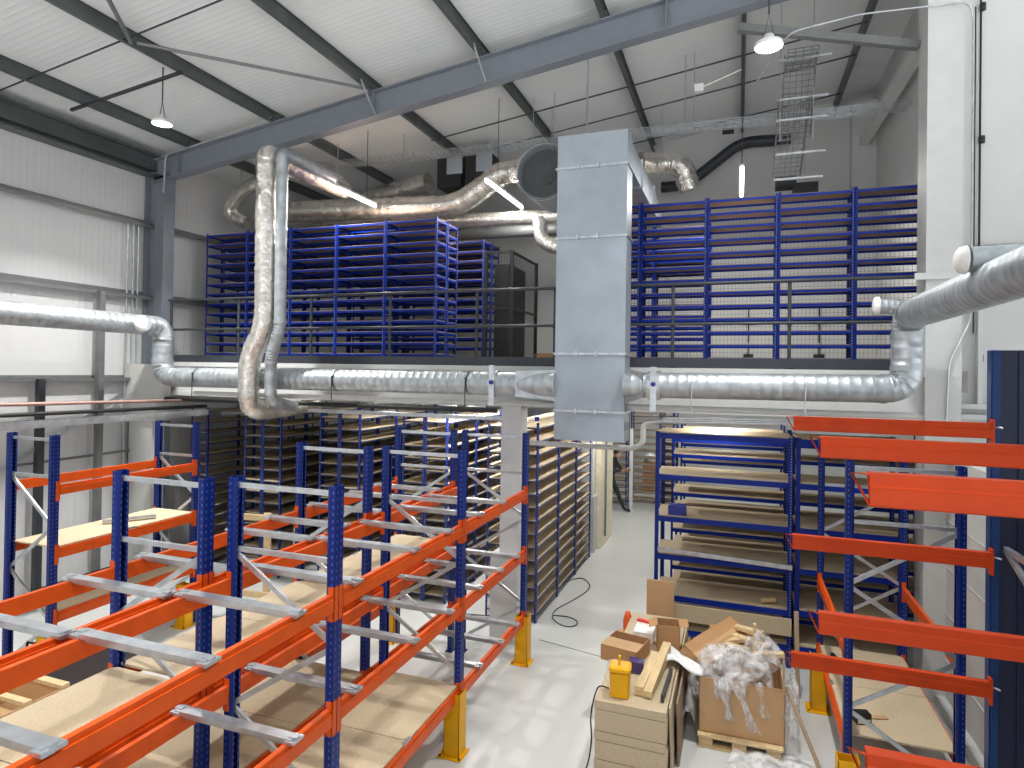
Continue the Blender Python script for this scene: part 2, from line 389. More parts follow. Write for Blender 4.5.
# left wall rails and posts
for i, (z, h) in enumerate(((6.59, .16), (5.22, .16), (3.67, .1))):
    mb = MB(); y1 = 14.8 if i < 2 else 8.9
    mb.box(XL, XL+.16, -3, y1, z-.005, z+.005).box(XL+.15, XL+.16, -3, y1, z-h*.45, z).box(XL, XL+.012, -3, y1, z-.02, z+h*.5)
    tag(mb.build('wall_rail', RAILG), 'grey steel rail along the left wall, '+['top one', 'middle one above the duct', 'bottom one behind the duct'][i], 'wall rail', 'left wall rails')
for i, (y, z0, z1) in enumerate(((7.92, 1.9, 5.2), (6.93, 2.0, 3.66))):
    tag(MB().bar((XL+.2, y, 0), (XL+.2, y, z1), .1, .1).build('wall_post', DARK if i else RAILG), ['tall grey wall post near the left column', 'dark wall post behind the far left rack'][i], 'wall post')
tag(MB().bar((XL+.14, 6.4, 2.28), (XL+.14, 8.4, 3.36), .07, .07).build('wall_brace', GALV), 'galvanised diagonal brace tube low on the left wall', 'brace')
tag(MB().bar((XL+.1, 5.5, 2.3), (XL+.1, 8.8, 2.33), .04, .04).build('wall_conduit', RAILG), 'thin horizontal grey conduit low on the left wall', 'conduit')
for i, (x, y) in enumerate(((-10.62, 8.62), (-10.62, 8.72), (-10.62, 8.5))):
    tag(MB().tube([(x, y, 0), (x, y, 6.6)], .018, 8).build('conduit', GALV), 'vertical galvanised conduit left of the grey column, '+['middle of three', 'nearest the column', 'furthest from the column'][i], 'conduit', 'conduits beside the left column')
tag(MB().box(-10.68, -9.9, 8.55, 8.86, 2.9, 3.93).box(-10.6, -10.05, 8.6, 8.86, 0, 2.9).build('masonry_pier', CONC), 'white masonry pier carrying the mezzanine at the left column', 'pier')
rod('copper_pipe', [(-9.5, 2, 3.40), (-9.5, 9.3, 3.27)], .028, PINK, 'pinkish pipe under the left duct', 'pipe')
rod('black_pipe', [(-9.5, 2, 3.22), (-9.5, 9.3, 3.15)], .03, BLACK, 'black pipe under the pinkish pipe at left', 'pipe')
tag(MB().box(-9.56, -9.44, 2, 9.3, 2.98, 2.99).box(-9.56, -9.55, 2, 9.3, 2.99, 3.09).box(-9.45, -9.44, 2, 9.3, 2.99, 3.09).build('cable_tray', GALV), 'galvanised cable tray running back below the black pipe at left', 'cable tray')

# ------------------------------------------------------------------ mezzanine railing
root = empty('guard_railing', (-4, 8.92, ZF), 'dark steel guard railing along the mezzanine edge', 'railing')
MB().tube([(-10.05, 8.92, 5.13), (2.12, 8.92, 5.13)], .024, 10).build('top_rail', DARK, root)
MB().tube([(-10.05, 8.92, 4.58), (2.1, 8.92, 4.58)], .022, 10).build('mid_rail', DARK, root)
MB().box(-10.05, 2.1, 8.9, 8.915, ZF+.0, ZF+.13).build('kick_board', DARK, root)
for x in (-10.02, -8.43, -6.87, -5.33, -3.8, -2.55, -.86, .62):
    o = MB().tube([(x, 8.95, ZF), (x, 8.95, 5.13)], .024, 10).box(x-.05, x+.05, 8.9, 9.0, ZF, ZF+.012).build('post', DARK, root)
    MB().lathe([(0, -.035), (.034, -.03), (.034, .03), (0, .035)], 10, (x, 8.94, 4.58)).build('clamp', DARK, o)
tag(MB().box(2.0, 3.0, 8.82, 8.86, 5.08, 5.16).build('cross_rail', WHITE), 'short white rail across the right column', 'rail')

# ------------------------------------------------------------------ main round ducts
YD = 8.38
root = empty('spiral_duct', (-6, YD, 3.72), 'long galvanised spiral duct on the mezzanine edge, left of the rectangular duct', 'duct', 'main spiral ducts')
spiral_duct(MB(), [(-9.6, 1.0, 4.62), (-9.6, 8.32, 4.6), (-9.58, 8.4, 4.45), (-9.58, YD, 3.71), (-2.36, YD, 3.72)], .168, .12, .28).build('duct_tube', SPIRAL, root)
o = MB().tube([(-9.6, 7.9, 4.6), (-9.3, 7.75, 4.6)], .13, 20).build('branch_stub', SPIRAL, root)
MB().lathe([(0, .02), (.06, .03), (.12, .02), (.135, 0), (.135, -.04)], 20, (-9.3, 7.75, 4.6), ax='x').build('end_cap', WHITEP, o)
MB().tube([(-3.3, YD, 3.72), (-3.2, YD, 3.72)], .19, 24).box(-3.28, -3.2, YD-.2, YD-.18, 3.42, 3.98).build('flange_collar', GALV, root)
MB().lathe([(0, -.02), (.03, -.02), (.03, .02), (0, .02)], 12, (-3.24, YD-.21, 3.74), ax='y').build('knob', BLUEP, root)
MB().add([(-2.9, YD-.17, 3.55), (-2.37, YD-.02, 3.5), (-2.37, YD-.02, 3.93), (-2.9, YD-.17, 3.9), (-2.9, YD+.17, 3.55), (-2.37, YD+.3, 3.5), (-2.37, YD+.3, 3.93), (-2.9, YD+.17, 3.9)], [(0, 1, 2, 3), (3, 2, 6, 7), (0, 4, 5, 1), (4, 7, 6, 5)]).build('taper', SPIRAL, root)
for x in (-8.7, -5.9, -3.65):
    MB().tube([(x, YD-.175, 3.8), (x, YD-.175, 3.4)], .008, 6).tube([(x, YD, 3.72), (x+.02, YD, 3.72)], .174, 24, caps=False).build('bracket', DARK, root)
root = empty('spiral_duct', (1, YD, 3.75), 'galvanised spiral duct from the rectangular duct to the right, rising and turning forward', 'duct', 'main spiral ducts')
spiral_duct(MB(), [(-1.42, YD, 3.74), (1.83, YD, 3.76), (1.83, YD, 4.61), (1.8, 1.0, 4.64)], .165, .12, .24).build('duct_tube', SPIRAL, root)
MB().tube([(-1.1, YD, 3.74), (-.95, YD, 3.74)], .19, 24).box(-1.06, -.98, YD-.2, YD-.18, 3.42, 3.98).build('flange_collar', GALV, root)
MB().lathe([(0, -.02), (.03, -.02), (.03, .02), (0, .02)], 12, (-1.02, YD-.21, 3.76), ax='y').build('knob', BLUEP, root)
MB().add([(-1.41, YD, 3.5), (-1.15, YD-.17, 3.58), (-1.15, YD-.17, 3.9), (-1.41, YD, 3.95), (-1.41, YD+.3, 3.5), (-1.15, YD+.17, 3.58), (-1.15, YD+.17, 3.9), (-1.41, YD+.3, 3.95)], [(0, 1, 2, 3), (3, 2, 6, 7), (0, 4, 5, 1)]).build('taper', SPIRAL, root)
o = spiral_duct(MB(), [(1.83, YD, 4.7), (1.52, YD-.05, 4.72)], .09, .06, .1).build('branch_stub', SPIRAL, root)
MB().lathe([(0, -.03), (.05, -.035), (.1, -.02), (.108, 0), (.108, .03)], 20, (1.5, YD-.05, 4.72), ax='x').build('end_cap', WHITEP, o)
o = spiral_duct(MB(), [(1.66, 5.75, 4.81), (3.2, 5.78, 4.84)], .1, .1, .1).build('branch_stub', SPIRAL, root)
MB().lathe([(0, -.07), (.07, -.065), (.1, -.04), (.106, -.02), (.112, 0)], 20, (1.64, 5.75, 4.81), ax='x').build('end_cap', WHITEP, o)
MB().box(1.8, 1.87, 5.63, 5.66, 4.7, 4.77).build('tape_patch', COPPER, o)
for x in (-.55, .75):
    MB().tube([(x, YD-.172, 3.8), (x, YD-.172, 3.38)], .008, 6).tube([(x, YD, 3.75), (x+.02, YD, 3.75)], .17, 24, caps=False).build('bracket', GALV, root)

# rectangular galvanised duct
root = empty('rectangular_duct', (-1.9, 8.6, 2.96), 'tall rectangular galvanised sheet duct dropping past the mezzanine edge', 'duct')
X0, X1, Y0, Y1 = -2.375, -1.415, 8.36, 8.78
for z0, z1 in ((2.97, 3.37), (3.37, 4.15), (4.15, 5.73), (5.73, 6.69), (6.69, 7.15)):
    MB().box(X0, X1, Y0, Y1, z0+.003, z1-.003).build('duct_section', SHEET, root)
for z in (3.37, 4.15, 5.73, 6.69):
    o = MB().box(X0-.022, X1+.022, Y0-.022, Y1+.022, z-.014, z+.014).build('flange', GALV, root)
    for x in (-2.07, -1.8): MB().box(x-.014, x+.014, Y0-.05, Y0-.02, z-.03, z+.035).build('clip', GALV, o)
MB().box(-1.7, X1, Y1, 12.4, 6.72, 7.1).build('rear_branch', SHEET, root)
for y in (9.6, 11.0): MB().box(-1.73, X1+.03, y-.015, y+.015, 6.69, 7.13).build('branch_flange', GALV, root)

# big round silencer beside it
root = empty('round_silencer', (-2.735, 8.9, 6.84), 'wide round duct end with a dark grille beside the rectangular duct', 'duct silencer')
MB().lathe([(.39, 0), (.4, .02), (.4, .9), (.33, .95), (.33, 1.1)], 36, (-2.735, 8.82, 6.84), ax='y').lathe([(.385, .9), (.37, .06), (.39, 0)], 36, (-2.735, 8.82, 6.84), ax='y').build('casing', SHEET, root)
mb = MB().lathe([(0, .03), (.15, .0), (.155, .02), (.38, .02)], 36, (-2.735, 8.97, 6.84), ax='y', smooth=False)
mb.build('inner_disc', DARK, root)
mb = MB()
for i in range(-12, 13):
    d = i*.029; L_ = math.sqrt(max(0, .36**2-d*d)); c = math.cos(.9); s_ = math.sin(.9)
    mb.bar((-2.735+d*c-L_*s_, 8.93, 6.84+d*s_+L_*c), (-2.735+d*c+L_*s_, 8.93, 6.84+d*s_-L_*c), .006, .006)
tag(mb.build('grille', RAILG, root))
MB().tube([(-2.735, 8.83, 6.84), (-2.735, 8.87, 6.84)], .42, 36, caps=False).build('rim', WHITEP, root)

# foil wrapped ducts
def foil(pts, r, label, rad=.3, parts=None):
    o = foil_duct(MB(), pts, r, rad).build('foil_duct', FOIL)
    return tag(o, label, 'insulated duct', 'foil wrapped ducts')
foil([(-7.1, 10.2, 7.3), (-7.1, 8.1, 7.3), (-7.1, 8.08, 7.15), (-7.08, 8.08, 4.55), (-7.38, 8.08, 4.05), (-7.38, 8.08, 3.22), (-7.3, 8.5, 3.2), (-7.0, 9.3, 3.3)], .165, 'vertical foil wrapped duct dropping in front of the left shelving', .25)
o = spiral_duct(MB(), [(-6.8, 9.45, 7.3), (-6.8, 8.08, 7.3), (-6.79, 8.08, 4.5), (-6.95, 8.08, 4.1), (-6.95, 8.08, 3.38), (-6.9, 8.6, 3.25)], .09, .3, .12, 18).build('thin_duct', SPIRAL)
tag(o, 'thin plain galvanised duct dropping beside the vertical foil duct', 'duct')
foil([(-10.0, 11.2, 7.2), (-9.3, 11.2, 7.3), (-5.2, 11.2, 7.12), (-4.55, 11.1, 7.45), (-4.2, 11.0, 7.62), (-2.7, 10.9, 7.6)], .22, 'long fat foil duct across the top with an upward bend near the round silencer', .4)
foil([(-9.6, 11.65, 6.96), (-6.6, 11.6, 6.99), (-3.6, 11.55, 6.86), (-2.6, 11.5, 6.86)], .135, 'lower slimmer foil duct just above the left shelving', .2)
foil([(-3.62, 11.5, 6.86), (-3.58, 11.5, 6.38), (-3.1, 11.48, 6.2), (-2.6, 11.5, 6.2)], .145, 'foil elbow hanging below the slim duct beside the rectangular duct', .25)
foil([(-9.9, 10.7, 6.98), (-10.35, 10.6, 7.2), (-9.9, 10.5, 7.6), (-9.3, 10.5, 7.78)], .15, 'foil elbow in the far left corner above the shelving', .35)
foil([(-8.7, 10.1, 7.85), (-8.1, 10.4, 7.72), (-7.5, 10.7, 7.62)], .15, 'lumpy foil duct behind the top of the vertical ducts', .3)
foil([(-8.2, 12.6, 7.78), (-7.4, 12.5, 7.9), (-6.45, 12.4, 8.0)], .24, 'foil duct near the roof left of the black fan units', .3)
foil([(-1.9, 12.7, 8.1), (-1.5, 13.0, 8.15), (-1.1, 13.0, 8.1), (-.95, 13.1, 7.6)], .22, 'foil elbow behind the top right of the rectangular duct', .3)
tag(MB().tube(arc([(-1.7, 14.66, 8.15), (-1.15, 14.66, 8.15), (.0, 14.66, 9.0), (1.0, 14.66, 8.95)], .3), .12, 14).build('dark_pipe', DARK), 'dark pipe rising to the right along the far wall', 'pipe')
rod('hanger_rod', [(-1.5, 13.0, 8.2), (-1.5, 13.0, zroof(-1.5)+.19)], .01, GALV, 'rod holding the foil elbow behind the rectangular duct', 'hanger rod')
rod('hanger_rod', [(-3.4, 11.55, 6.9), (-3.4, 11.55, zroof(-3.4)+.19)], .01, GALV, 'rod holding the slim foil duct beside the rectangular duct', 'hanger rod')
rod('hanger_rod', [(-9.9, 10.5, 7.6), (-9.9, 10.5, zroof(-9.9)+.19)], .01, GALV, 'rod holding the foil elbow in the far left corner', 'hanger rod')
rod('hanger_rod', [(-7.6, 10.65, 7.6), (-7.6, 10.65, zroof(-7.6)+.19)], .01, GALV, 'rod holding the lumpy foil duct behind the vertical ducts', 'hanger rod')
rod('hanger_rod', [(-7.4, 12.5, 8.0), (-7.4, 12.5, zroof(-7.4)+.195)], .01, GALV, 'rod holding the foil duct left of the black fan units', 'hanger rod')
rod('hanger_rod', [(1.1, 12.5, 7.3), (1.1, 12.5, zroof(1.1)+.19)], .01, GALV, 'rod holding the black motor', 'hanger rod')
tag(MB().tube([(-6.2, 12.4, 6.85), (-2.6, 12.4, 6.8)], .13, 16).build('grey_pipe', RAILG), 'long grey pipe behind the slim foil duct', 'pipe')
tag(MB().box(.9, 1.3, 12.3, 12.7, 7.15, 7.35).tube([(.95, 12.5, 7.4), (.6, 12.5, 7.4)], .13, 12).build('fan_motor', BLACK), 'black motor behind the wire cable basket', 'fan')
for i, (x, z, s_) in enumerate(((-5.72, 8.12, .34), (-5.05, 8.12, .36))):
    r_ = empty('fan_unit', (x, 12.2, z-.3), ['black fan unit box near the roof, left one', 'black fan unit box near the roof with a pale panel, right one'][i], 'fan unit')
    MB().box(x-s_, x+s_*.6, 12, 12.5, z-.35, z+.28).build('housing', BLACK, r_)
    MB().box(x-.1, x+.25, 11.96, 12.0, z-.1, z+.28).build('cover_panel', SHEET, r_)
    for d in (-.2, .1): MB().tube([(x+d, 12.2, z+.28), (x+d, 12.2, zroof(x)+.19)], .008, 6).build('hanger', GALV, r_)

# ------------------------------------------------------------------ lamps
def high_bay(x, y, z, label, pw=1.0):
    r_ = empty('high_bay_lamp', (x, y, z), label, 'ceiling lamp', 'high bay lamps')
    MB().lathe([(0, .12), (.05, .12), (.06, .05), (.135, .04), (.145, .0), (.14, -.01), (.13, .01)], 24, (x, y, z)).build('housing', WHITEP, r_)
    MB().lathe([(0, -.004), (.13, -.004)], 24, (x, y, z)).build('lens', LAMPG, r_)
    MB().tube([(x-.055, y, z+.08), (x, y, z+.34), (x+.055, y, z+.08)], .006, 6).tube([(x, y, z+.34), (x, y, zroof(x)+.19)], .01, 6).build('chain', DARK, r_)
    l = bpy.data.lights.new('high_bay_light', 'AREA'); l.shape = 'DISK'; l.size = .3; l.energy = LAMP_W*pw; l.color = (1, .985, .96); l.spread = math.radians(112)
    o = bpy.data.objects.new('high_bay_light', l); C.objects.link(o); o.parent = r_; o.location = (0, 0, -.03)
high_bay(-8.1, 7.0, 7.5, 'bright round lamp hanging on a chain at upper left', .85)
high_bay(.26, 7.0, 7.3, 'bright round lamp hanging at the top right near the white column', .35)
high_bay(-7.9, -.5, 7.5, 'round lamp behind the viewpoint on the left', .45)
high_bay(-3.0, 1.5, 8.2, 'round lamp above the viewpoint', .55)
high_bay(1.6, -.5, 8.2, 'round lamp behind the viewpoint on the right', .15)
def strip(x, y, z, label, L_=1.2, ang=0, power=None, group='fluorescent strip lights', hang=True):
    r_ = empty('strip_light', (x, y, z), label, 'strip light', group)
    dx, dy = math.sin(ang)*L_/2, math.cos(ang)*L_/2
    MB().bar((x-dx, y-dy, z+.035), (x+dx, y+dy, z+.035), .07, .04).build('housing', WHITEP, r_)
    MB().tube([(x-dx, y-dy, z-.01), (x+dx, y+dy, z-.01)], .032, 10).build('tube', TUBEG, r_)
    if z < 3.7: MB().tube([(x, y-.4, z+.05), (x, y-.4, 3.72)], .006, 6).tube([(x, y+.4, z+.05), (x, y+.4, 3.72)], .006, 6).build('hanger', GALV, r_)
    l = bpy.data.lights.new('strip_area', 'AREA'); l.shape = 'RECTANGLE'; l.size = .08; l.size_y = L_; l.energy = power or STRIP_W; l.color = (1, .97, .92)
    o = bpy.data.objects.new('strip_area', l); C.objects.link(o); o.parent = r_; o.location = (0, 0, -.06); o.rotation_euler = (0, 0, -ang)
strip(-6.75, 10.1, 7.12, 'strip light glowing in line with the thin galvanised duct', 1.2, power=110)
strip(-4.13, 11.0, 7.2, 'strip light glowing in front of the bent foil duct', 1.9, power=110)
strip(0.02, 11.3, 7.15, 'strip light hanging above the right shelving', 1.6, power=150)
for d in (-.5, .5): pass
tag(MB().tube([(0.02, 10.55, 7.18), (0.02, 10.55, zroof(0))], .008, 6).tube([(0.02, 12.0, 7.18), (0.02, 12.0, zroof(0))], .008, 6).tube([(-4.13, 10.6, 7.25), (-4.13, 10.6, zroof(-4.1)+.15)], .006, 6).tube([(-6.75, 10.4, 7.2), (-6.75, 10.4, zroof(-6.75)+.15)], .006, 6).build('hanger_wires', DARK), 'thin wires that hold up the upper strip lights', 'wire')
for i, (x, y) in enumerate(((-4.2, 9.7), (-4.2, 12.2), (-2.3, 10.2), (-2.3, 13.0), (-5.85, 10.2), (-2.2, 16.5), (-1.9, 20), (-7.45, 12.0), (-.3, 9.9), (-.2, 12.6))):
    strip(x, y, 3.5 if i != 8 else 3.38, ['strip light under the mezzanine, nearest between the shelving rows', 'strip light under the mezzanine, further between the shelving rows', 'strip light under the mezzanine over the aisle, nearest', 'strip light over the aisle beside the pillar', 'strip light under the mezzanine left of the first rows', 'strip light near the person', 'strip light at the far end of the aisle', 'strip light over the dark rows at left', 'strip light over the deep shelving at right', 'strip light behind the deep shelving at right'][i], 1.2, power=(70, 70, 28, 45, 14, 60, 60, 1, 22, 30)[i], group='strip lights under the mezzanine')

# ------------------------------------------------------------------ cable trays and conduits
def basket(mb, p, q, w_, h_, n):
    p, q = Vector(p), Vector(q); d = (q-p).normalized(); r_ = d.cross(Vector((0, 0, 1))).normalized(); u = r_.cross(d)
    for a, b in [(-w_/2+w_*k/5, 0) for k in range(6)]+[(-w_/2, h_), (w_/2, h_), (-w_/2, h_/2), (w_/2, h_/2)]:
        mb.bar(p+r_*a+u*b, q+r_*a+u*b, .01, .01)
    for k in range(n+1):
        c = p.lerp(q, k/n)
        mb.bar(c-r_*w_/2, c+r_*w_/2, .01, .01); mb.bar(c-r_*w_/2, c-r_*w_/2+u*h_, .01, .01); mb.bar(c+r_*w_/2, c+r_*w_/2+u*h_, .01, .01)
    return mb
tag(basket(MB(), (-8.9, 11, 8.1), (2.4, 11, 8.0), .3, .06, 90).build('cable_basket', GALV), 'wire cable basket running straight across under the roof', 'cable basket')
for i, (x, y) in enumerate(((-6.3, 11), (-3.6, 11), (-3.2, 11), (-2.6, 11), (-2.35, 10), (-.9, 11), (-.75, 11), (.55, 10.2), (1.0, 10.2))):
    z1 = zroof(x)+.18; z0 = 8.05 if y == 11 else 7.4
    rod('hanger_rod', [(x, y, z0), (x, y, z1)], .008, GALV, 'thin threaded hanger rod under the far roof', 'hanger rod', 6, 'hanger rods under the roof')
root = empty('wire_basket_riser', (.8, 10.3, 7.6), 'tangled wire cable basket hanging in steps above the right shelving', 'cable basket')
basket(MB(), (.62, 10.0, 8.45), (1.02, 10.0, 8.45), .5, .1, 4).build('upper_basket', RAILG, root)
mb = MB(); basket(mb, (.80, 9.9, 8.5), (.80, 10.7, 7.6), .42, .14, 14); mb.build('sloped_basket', RAILG, root)
mb = MB(); basket(mb, (.74, 10.1, 7.9), (.72, 11.4, 7.15), .42, .16, 16); mb.build('lower_basket', RAILG, root)
for z, y in ((8.45, 9.85), (8.02, 10.2), (7.75, 10.3), (7.3, 10.5), (7.0, 10.8)): MB().bar((.5, y, z), (1.2, y, z), .03, .03).build('bracket', GALV, root)
pts = arc([(.2, 9.4, 8.0), (.58, 8.8, 8.32), (1.38, 8.78, 8.4), (2.5, 8.75, 8.33), (2.58, 8.84, 8.2), (2.58, 8.84, 5.3), (2.58, 8.84, 4.6), (2.36, 8.84, 4.1), (2.34, 8.84, 3.4)], .12)
tag(MB().tube(pts, .012, 8).build('cable_conduit', GALV), 'grey conduit crossing at the top and dropping down right of the white column', 'conduit')
tag(basket(MB(), (2.72, 9.24, 8.5), (2.72, 9.24, 4.45), .1, .05, 46).build('cable_ladder', GALV), 'narrow vertical wire tray beside the white column', 'cable tray')
tag(MB().tube([(2.78, 9.26, 9.8), (2.78, 9.26, 4.35)], .012, 6).build('black_cable', CABLE), 'thin black cable hanging beside the white column', 'cable')
for i, z in enumerate((8.35, 6.7, 5.1, 4.0)):
    tag(MB().lathe([(0, -.05), (.035, -.045), (.035, .04), (0, .05)], 10, (2.8, 9.26, z+.15)).build('cable_socket', BLACK), 'small black connector beside the white column, '+['at the top', 'upper middle', 'just above the duct', 'below the duct'][i], 'connector')
tag(MB().tube(arc([(-10.2, YM-.12, 7.15), (-10.15, YM-.14, 7.85), (-8, YM-.14, zroof(-8)+.02), (-7.7, YM-.14, zroof(-7.7)+.06)], .1), .014, 8).build('beam_conduit', GALV), 'thin white conduit along the top of the roof beam', 'conduit')
tag(MB().box(-.32, -.12, 12.0, 12.1, 8.28, 8.42).build('sensor_box', BLACK), 'small dark sensor box under the far roof', 'sensor')
tag(MB().box(-.72, -.58, 10.6, 10.7, 8.5, 8.62).tube([(-.6, 10.6, 8.55), (0, 10.6, 8.75)], .012, 6).build('alarm_unit', WHITEP), 'small white device on an arm beside the straight purlin', 'detector')
# services under the mezzanine edge
tag(MB().box(-7.0, -3.4, 9.05, 9.12, 3.14, 3.2).build('cable_trunking', GALV), 'pale cable trunking under the mezzanine left of the boxed column', 'trunking')
rod('grey_pipe', [(-9.9, 8.75, 3.30), (-3.4, 8.85, 3.30)], .035, BLACK, 'long dark pipe right under the mezzanine edge beam', 'pipe')
tag(MB().tube([(-9.0, 8.55, 3.43), (2.0, 8.62, 3.44)], .04, 10).build('white_pipe', WHITE), 'long white pipe directly below the main duct', 'pipe')
mb = MB()
mb.tube(arc([(-8.9, 9.1, 3.05), (-7.9, 9.1, 3.12), (-6.0, 10.4, 3.3)], .1), .04, 8).tube([(-8.6, 9.2, 3.3), (-7.7, 9.2, 3.32)], .03, 8)
tag(mb.build('pipe_bracket_group', RAILG), 'grey pipes tucked under the mezzanine behind the foil duct', 'pipe')
tag(MB().tube(arc([(-3.3, 9.0, 2.93), (-3.1, 9.0, 2.83), (-1.4, 9.0, 2.83), (-1.25, 9.0, 2.9), (-1.25, 9.0, 3.2), (-1.0, 9.0, 3.24), (.5, 9.0, 3.26)], .1), .038, 10).build('grey_drain_pipe', WHITE), 'grey pipe looping below the rectangular duct and on to the right', 'pipe')
tag(basket(MB(), (-.95, 8.9, 3.24), (.9, 8.9, 3.28), .2, .05, 24).build('cable_basket', GALV), 'wire cable basket above the deep shelving at right', 'cable basket')
for i, x in enumerate((-6.1, -5.2, -4.6, -4.1)):
    tag(MB().box(x, x+.3, 9.3, 9.36, 3.32, 3.4).tube([(x+.15, 9.33, 3.4), (x+.15, 9.33, 3.72)], .01, 6).build('junction_box', GALV), 'small galvanised fitting hanging under the mezzanine, '+['leftmost', 'second from left', 'third from left', 'rightmost'][i], 'fitting', 'fittings under the mezzanine')

# ------------------------------------------------------------------ pallet racks
PROTO = {}
def post_mesh(h, m_=BLUE):
    """open channel post, web on +X face; origin at its foot"""
    key = ('post', h, m_.name)
    if key not in PROTO:
        t = .004; a = .05
        prof = [(-a, .0), (a, .0), (a, -.05), (a-.012, -.07), (a-.03, -.07), (a-.03, -.07+t), (a-.014, -.066), (a-t, -.05), (a-t, -t), (-a+t, -t), (-a+t, -.05), (-a+.014, -.066), (-a+.03, -.066), (-a+.03, -.07), (-a+.012, -.07), (-a, -.05)]
        mb = MB(); k = len(prof)
        vs = [(y_, x_) for x_, y_ in prof]       # y_ = depth along X
        v = [(p[0], p[1], z) for z in (0, h) for p in vs]
        mb.add(v, [tuple(range(k)), tuple(range(k, 2*k))[::-1]]+[(i, i+k, (i+1) % k+k, (i+1) % k) for i in range(k)])
        mb.box(-.09, .01, -.07, .07, 0, .008)
        PROTO[key] = mb
    return PROTO[key]
def beam_mb(y0, y1, z, side, h=.12):
    """box beam with a step, along Y at X=0; its outer face towards side"""
    s = side; mb = MB()
    mb.prism([(-.025*s, -h), (.025*s, -h), (.025*s, -.03), (.012*s, -.03), (.012*s, 0), (-.025*s, 0)], (0, y0, z), (0, y1, z))
    return mb
def pallet_rack(label, xf, xr, ys, H_, levels, decks, bars, out, group=None, skew=0.):
    """xf = outer post face, xr = inner post face; levels[bay] = heights; decks: (bay, level index) with boards; bars: (y, level index)"""
    sgn = 1 if xf > xr else -1
    root = empty('pallet_rack', (xf, ys[0], 0), label, 'pallet rack', group)
    ox, oy, oz = xf, ys[0], 0
    p1 = post_mesh(H_); proto = None
    for y in ys:
        for x, fl in ((xf, sgn > 0), (xr, sgn < 0)):
            if proto is None:
                mb = MB(); mb.v = list(p1.v); mb.f = p1.f; mb.mi = p1.mi; mb.sm = p1.sm
                mb.v = [(a+ox, b+oy, c) for a, b, c in mb.v]
                o = mb.build('upright', BLUE, root); proto = o; o.location = (x-ox, y-oy, 0)
            else:
                o = inst(proto, (x-ox, y-oy, 0), root)
            o.rotation_euler = (0, 0, 0 if fl else math.pi)
        xa, xb = (xf-.035*sgn), (xr+.035*sgn)
        for z in (H_-.06, 2.53 if H_ > 2.9 else H_-.5):
            MB().bar((xa, y, z), (xb, y, z), .03, .036).build('frame_tie', GALV, root)
        zz = 2.5; k = 0
        while zz > .35:
            a, b = (xb, xa) if k % 2 == 0 else (xa, xb)
            MB().bar((a, y, zz), (b, y, zz-.56), .022, .04).build('frame_brace', GALV, root)
            zz -= .58; k += 1
    for bi, (ya, yb) in enumerate(zip(ys, ys[1:])):
        for li, z in enumerate(levels[bi]):
            for x, s in ((xf+.0*sgn, sgn), (xr, -sgn)):
                mb = beam_mb(ya+.055, yb-.055, z, s); mb.v = [(v[0]+x-.02*s, v[1], v[2]) for v in mb.v]
                o = mb.build('beam', ORANGE, root)
                for y, e in ((ya, 1), (yb, -1)):
                    MB().box(x-.045*s, x+.006*s, y+.05*e, y+.056*e, z-.19, z+.05).box(x+.002*s, x+.006*s, y+.006*e, y+.056*e, z-.19, z+.05).build('connector', ORANGE, o)
    for (y, li) in bars:
        bi = max(i for i in range(len(ys)-1) if ys[i] <= y+.01)
        z = levels[bi][li]
        mb = MB().bar((xr-.01*sgn, y, z+.012), (xf+.01*sgn, y, z+.012), .08, .03).bar((xr, y, z-.008), (xf, y, z-.008), .05, .03)
        o = mb.build('deck_bar', GALV, root)
        for x in (xr, xf): MB().box(x-.035, x+.035, y-.055, y+.055, z+.002, z+.02).box(x-.03*1, x+.03, y-.02, y+.02, z+.02, z+.034).build('end_clip', GALV, o)
    for bi, li in decks:
        z = levels[bi][li]; ya, yb = ys[bi], ys[bi+1]
        a, b = min(xf, xr)+.03, max(xf, xr)-.03
        ym = (ya+yb)/2
        for y0, y1 in ((ya+.03, ym-.004), (ym+.004, yb-.03)):
            MB().box(a, b, y0, y1, z+.004, z+.022).build('shelf_board', CHIP, root)
        o = MB().box(max(xf, xr)-.05 if sgn > 0 else min(xf, xr)+.02, max(xf, xr)-.02 if sgn > 0 else min(xf, xr)+.05, ym-.06, ym+.06, z-.02, z+.03).build('board_clip', GALV, root)
    return root
LV = [2.315, 1.515, .65]
YS = [-.8, 1.4, 3.8, 5.98, 8.06]
barC = [(y-.1, 0) for y in (.3, 1.1, 1.91, 2.74, 3.46, 4.12, 5.02, 5.71, 6.5, 7.2)]+[(y-.1, 1) for y in (.3, 1.1, 1.9, 2.7, 3.45, 4.13, 5.04, 5.76, 6.51, 7.16, 7.75)]+[(y-.1, 2) for y in (6.54, 7.2, 7.75)]
pallet_rack('long blue and orange pallet rack nearest the aisle, galvanised bars across it', -2.645, -3.6, YS, 3.07, [LV]*4, [(0, 2), (1, 2), (2, 2)], barC, 1, 'blue and orange pallet racks')
barB = [(y, 0) for y in (.2, 1.1, 1.85, 2.6, 3.3, 3.9, 4.87, 5.4, 6.1, 6.9, 7.5)]
pallet_rack('blue and orange pallet rack backing onto the aisle rack, boards on its middle level', -4.62, -3.69, [-.8, 1.4, 3.66, 5.85, 8.02], 3.07, [LV]*4, [(0, 1), (1, 1), (2, 1), (3, 1), (0, 2), (1, 2), (2, 2)], barB, -1, 'blue and orange pallet racks')
rA = pallet_rack('single bay blue and orange pallet rack beside the left wall', -7.76, -8.58, [5.32, 7.45], 3.04, [[2.43, 1.66, .88]], [(0, 1), (0, 2)], [], 1, 'blue and orange pallet racks')
